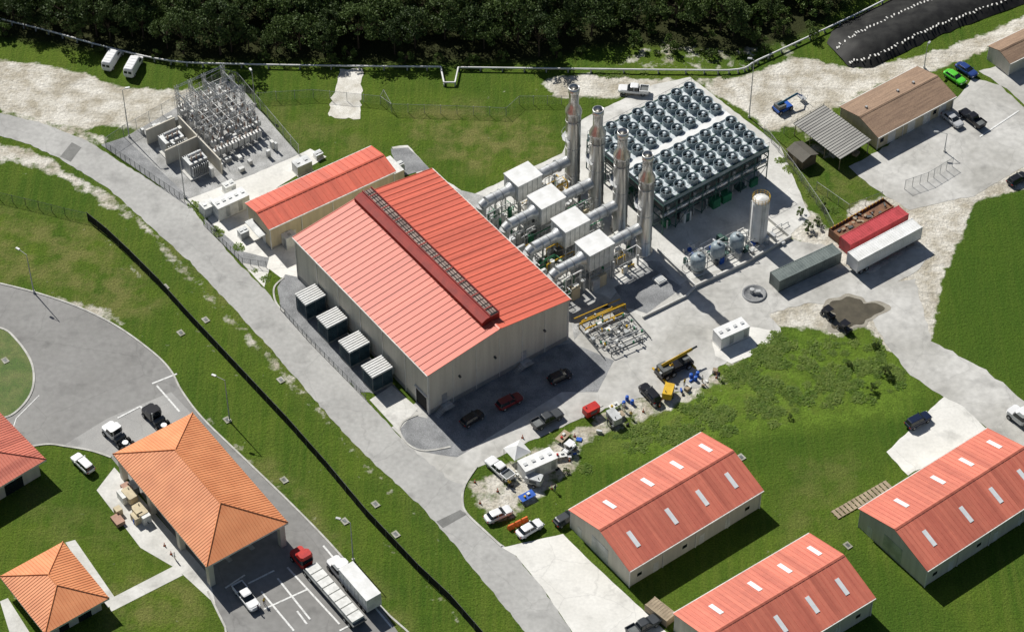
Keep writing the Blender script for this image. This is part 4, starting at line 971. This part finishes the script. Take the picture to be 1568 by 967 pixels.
b=MB();b.box(-.9,.9,-.9,.9,0,.5,WHITED);b.box(-.7,.7,-.7,.7,.5,.6,GALV);b.obj('concrete_vault',loc=G(1010,430),rot=TM)
# ---------- people
def person_mesh(shirt,pants,name,arm_up=False):
    V=[];E=[];RR=[]
    def a(p,r,par=None):
        V.append(p);RR.append(r);i=len(V)-1
        if par is not None:E.append((par,i))
        return i
    pel=a((0,0,.95),.13);sp=a((0,.01,1.15),.125,pel);ch=a((0,.01,1.36),.15,sp);nk=a((0,0,1.5),.06,ch);hdv=a((0,-.02,1.62),.095,nk);tp=a((0,-.01,1.72),.085,hdv);a((0,-.11,1.62),.02,hdv)
    for s in(-1,1):
        hp=a((s*.1,0,.9),.095,pel);kn=a((s*.12,-.03*s-.02,.5),.065,hp);an=a((s*.13,.02*s,.09),.045,kn);a((s*.14,-.16+.02*s,.04),.04,an)
        sh=a((s*.2,.01,1.42),.065,ch);el=a((s*.27,.03,1.13),.045,sh);wr=a((s*.27,-.12,.93),.03,el) if not arm_up else a((s*.24,-.22,1.2),.03,el)
        w=V[wr];pm=a((w[0],w[1]-.03,w[2]-.07),.034,wr)
        for k in range(4):
            f=a((w[0]+(k-1.5)*.02,w[1]-.05,w[2]-.13),.009,pm);a((w[0]+(k-1.5)*.022,w[1]-.035,w[2]-.17+abs(k-1.5)*.01),.008,f)
        a((w[0]-s*.05,w[1]-.05,w[2]-.09),.01,pm)
    me=bpy.data.meshes.new(name);me.from_pydata(V,E,[]);o=bpy.data.objects.new('tmp',me);sc.collection.objects.link(o)
    o.modifiers.new('s','SKIN')
    for i,sv in enumerate(me.skin_vertices[0].data):sv.radius=(RR[i],RR[i]);sv.use_root=(i==0)
    ss=o.modifiers.new('d','SUBSURF');ss.levels=1;ss.render_levels=1
    dg=bpy.context.evaluated_depsgraph_get();m2=bpy.data.meshes.new_from_object(o.evaluated_get(dg));bpy.data.objects.remove(o)
    m2.materials.clear()
    for q in(shirt,pants,SKIN,HAIR,BLK):m2.materials.append(q)
    for p in m2.polygons:
        c=p.center;i=0
        if c.z<.1:i=4
        elif c.z<.98 and abs(c.x)<.22:i=1
        elif c.z>1.66 or (c.z>1.56 and c.y>.03):i=3
        elif c.z>1.5:i=2
        elif abs(c.x)>.2 and c.z<1.2:i=2
        p.material_index=i;p.use_smooth=True
    m2.name=name;return m2
PM=[person_mesh(HIVIS,DENIM,'worker_a'),person_mesh(mat('navy_shirt',(.03,.04,.09)),DENIM,'worker_b',True),person_mesh(WHITE,mat('khaki',(.3,.24,.15)),'worker_c')]
for i,(c,a) in enumerate([((405,925),1),((396,936),2.2),((955,628),0),((966,640),3),((930,650),1.5),((1075,585),2),((1048,590),4),((850,752),1),((268,856),2),((780,745),3),((1100,580),.5)]):
    place(PM[i%3],'worker_person',G(*c)+Vector((0,0,.03)),a)
# ---------- vegetation
def leaves(V,Fc,c,rad,n,s,rg,flat=.8):
    for _ in range(n):
        while True:
            p=rg.uniform(-1,1,3)
            if p@p<1:break
        p=p/max(1e-3,np.linalg.norm(p))*(np.linalg.norm(p)**.5)*rad*np.array([1,1,flat])+c
        a=rg.normal(size=3);a/=np.linalg.norm(a);q=np.cross(a,rg.normal(size=3));q/=np.linalg.norm(q);k=s*rg.uniform(.6,1.3)
        o=len(V);V+=[p-a*k,p+q*k*.6,p+a*k,p-q*k*.6];Fc.append((o,o+1,o+2,o+3))
def tree_mesh(seed,h,r,leaf,n=26,nl=62,ls=.28,name='tree',dome=False):
    rg=np.random.default_rng(seed);b=MB();b.tube((0,0,0),(0,0,h*.55),.2,BARK,7,r2=.1)
    V=[];Fc=[]
    ox,oy=rg.uniform(-.3,.3,2)
    for i in range(n):
        t=rg.uniform(0,2*math.pi)
        if dome:
            q=math.sqrt(rg.uniform(0,1));rr=r*q*rg.uniform(.85,1.1);z=h*(.42+.5*math.sqrt(max(0,1-q*q)))*rg.uniform(.9,1.06)
            cr_=rg.uniform(.55,1.25)*r*.27
        else:
            z=h*rg.uniform(.3,1.);rr=r*math.sqrt(rg.uniform(.05,1))*(1.15-.75*abs(z/h-.5)*1.4);cr_=rg.uniform(.5,1.2)*r*.34
        c=np.array([rr*math.cos(t)+ox,rr*math.sin(t)+oy,z])
        if i<9:b.tube((0,0,h*rg.uniform(.25,.5)),tuple(c),.07,BARK,5,r2=.02)
        leaves(V,Fc,c,cr_,nl,ls,rg)
    b.add(V,Fc,leaf);return b.mesh(name)
TREES=[tree_mesh(i,R.uniform(6.5,11),R.uniform(2.5,4.2),LEAF,34,64,.21,dome=True) for i in range(8)]
SCR=[tree_mesh(20+i,R.uniform(2.2,4.2),R.uniform(1.5,2.3),LEAFB,14,55,.22,'scrub') for i in range(4)]
fb=[(-400,40),(0,50),(150,72),(260,86),(840,90),(900,55),(1000,45),(1100,60),(1230,35),(1290,5),(1340,-30),(1420,-130),(2500,-1200)]
def fbv(u):
    for (a,b),(c,d) in zip(fb[:-1],fb[1:]):
        if a<=u<=c:return b+(d-b)*(u-a)/(c-a)
    return -999
fe=group('forest_trees');se=group('scrub_thicket');rg=random.Random(3)
y=60.
while y<135:
    x=-150.
    while x<120:
        px,py=x+rg.uniform(-2,2),y+rg.uniform(-2,2);u,v=PR(px,py)
        if v<fbv(u):
            if rg.random()<.05:pass
            elif u>880 and rg.random()<.45 and v>-20:
                place(rg.choice(SCR),'scrub',(px,py,0),rg.uniform(0,6),se,rg.uniform(.8,1.6))
            else:place(rg.choice(TREES),'tree',(px,py,0),rg.uniform(0,6),fe,rg.uniform(.6,1.2))
        elif v<fbv(u)+38 and 820<u<1300 and v<102 and rg.random()<.75:
            place(rg.choice(SCR),'scrub',(px,py,0),rg.uniform(0,6),se,rg.uniform(.3,.9))
        elif v<fbv(u)+12 and u<860 and rg.random()<.6:
            place(rg.choice(SCR),'scrub',(px,py,0),rg.uniform(0,6),se,rg.uniform(.4,.8))
        x+=4.1
    y+=3.8
we=group('weed_patch')
def tuft(seed,n=70,r=.9,h=.32):
    g_=np.random.default_rng(seed);V=[];Fc=[]
    for _ in range(n):
        t=g_.uniform(0,6.28);d=r*math.sqrt(g_.uniform());x,y_=d*math.cos(t),d*math.sin(t);a=g_.uniform(0,6.28);l=g_.uniform(.15,.4);hh=h*g_.uniform(.3,1)*(1.1-d/r*.6);ca,sa=math.cos(a),math.sin(a);w_=.09
        o=len(V);V+=[(x-sa*w_,y_+ca*w_,hh*.5),(x+sa*w_,y_-ca*w_,hh*.5),(x+ca*l+sa*w_*.5,y_+sa*l-ca*w_*.5,hh),(x+ca*l-sa*w_*.5,y_+sa*l+ca*w_*.5,hh*.9)];Fc.append((o,o+1,o+2,o+3))
    b=MB();b.add(V,Fc,WEED);return b.mesh('tuft')
TU=[tuft(i) for i in range(4)]
def inpoly(pt,poly):
    x,y_=pt;ins=False;j=len(poly)-1
    for i in range(len(poly)):
        (xi,yi),(xj,yj)=poly[i],poly[j]
        if (yi>y_)!=(yj>y_) and x<(xj-xi)*(y_-yi)/(yj-yi)+xi:ins=not ins
        j=i
    return ins
wp=[(1130,560),(1190,510),(1290,515),(1340,520),(1400,580),(1340,610),(1220,650),(1080,670),(920,700),(900,680),(1020,640)]
cl_=[(R.uniform(930,1390),R.uniform(510,690)) for _ in range(60)]
n=0;tries=0
while n<420 and tries<9000:
    tries+=1;q=R.choice(cl_);c=(q[0]+R.gauss(0,14),q[1]+R.gauss(0,9))
    if not inpoly(c,wp):continue
    n+=1;g=G(*c);place(R.choice(TU),'tuft',g,R.uniform(0,6),we,R.uniform(.4,1.3))
for k in range(60):
    t=R.random();a,c=R.choice([((890,722),(1150,610)),((1285,330),(1190,240)),((860,112),(1130,118)),((300,310),(420,440))]);g=G(a[0]+(c[0]-a[0])*t+R.uniform(-6,6),a[1]+(c[1]-a[1])*t+R.uniform(-5,5))
    place(R.choice(TU),'tuft',g,R.uniform(0,6),we,R.uniform(.5,1.2))
for c,s in(((1355,572),.5),((1335,598),.4),((1300,560),.3),((1238,352),.5),((1252,345),.45),((1225,330),.4),((1340,530),.35),((868,722),.3),((775,740),.3),((1210,640),.25),((1260,320),.35),((1365,582),.35)):
    place(R.choice(SCR),'bush',G(*c),R.uniform(0,6),None,s)
# ---------- camera, sun, sky
cam=bpy.data.cameras.new('camera');co=bpy.data.objects.new('camera',cam);sc.collection.objects.link(co)
cam.sensor_width=36;cam.lens=36*F/1568;cam.clip_end=8000;cam.clip_start=1
co.matrix_world=Matrix.Translation((0,-Y0,H))@Matrix.Rotation(math.pi/2-TH,4,'X')@Matrix.Rotation(RO,4,'Z')
sc.camera=co
el=math.radians(46);az=math.radians(127)
S=Vector((math.cos(az)*math.cos(el),math.sin(az)*math.cos(el),math.sin(el)))
sd=bpy.data.lights.new('sun','SUN');sd.energy=5.;sd.angle=math.radians(.5);sd.color=(1,.97,.91)
so=bpy.data.objects.new('sun',sd);sc.collection.objects.link(so);so.rotation_euler=(-S).to_track_quat('-Z','Y').to_euler()
w=bpy.data.worlds.new('World');sc.world=w;w.use_nodes=True;nt=w.node_tree
sk=nt.nodes.new('ShaderNodeTexSky');sk.sky_type='NISHITA';sk.sun_disc=False;sk.sun_elevation=el;sk.sun_rotation=math.pi/2-az
nt.links.new(sk.outputs[0],nt.nodes['Background'].inputs[0]);nt.nodes['Background'].inputs[1].default_value=.05
sc.view_settings.view_transform='Standard';sc.view_settings.look='None';sc.view_settings.exposure=0
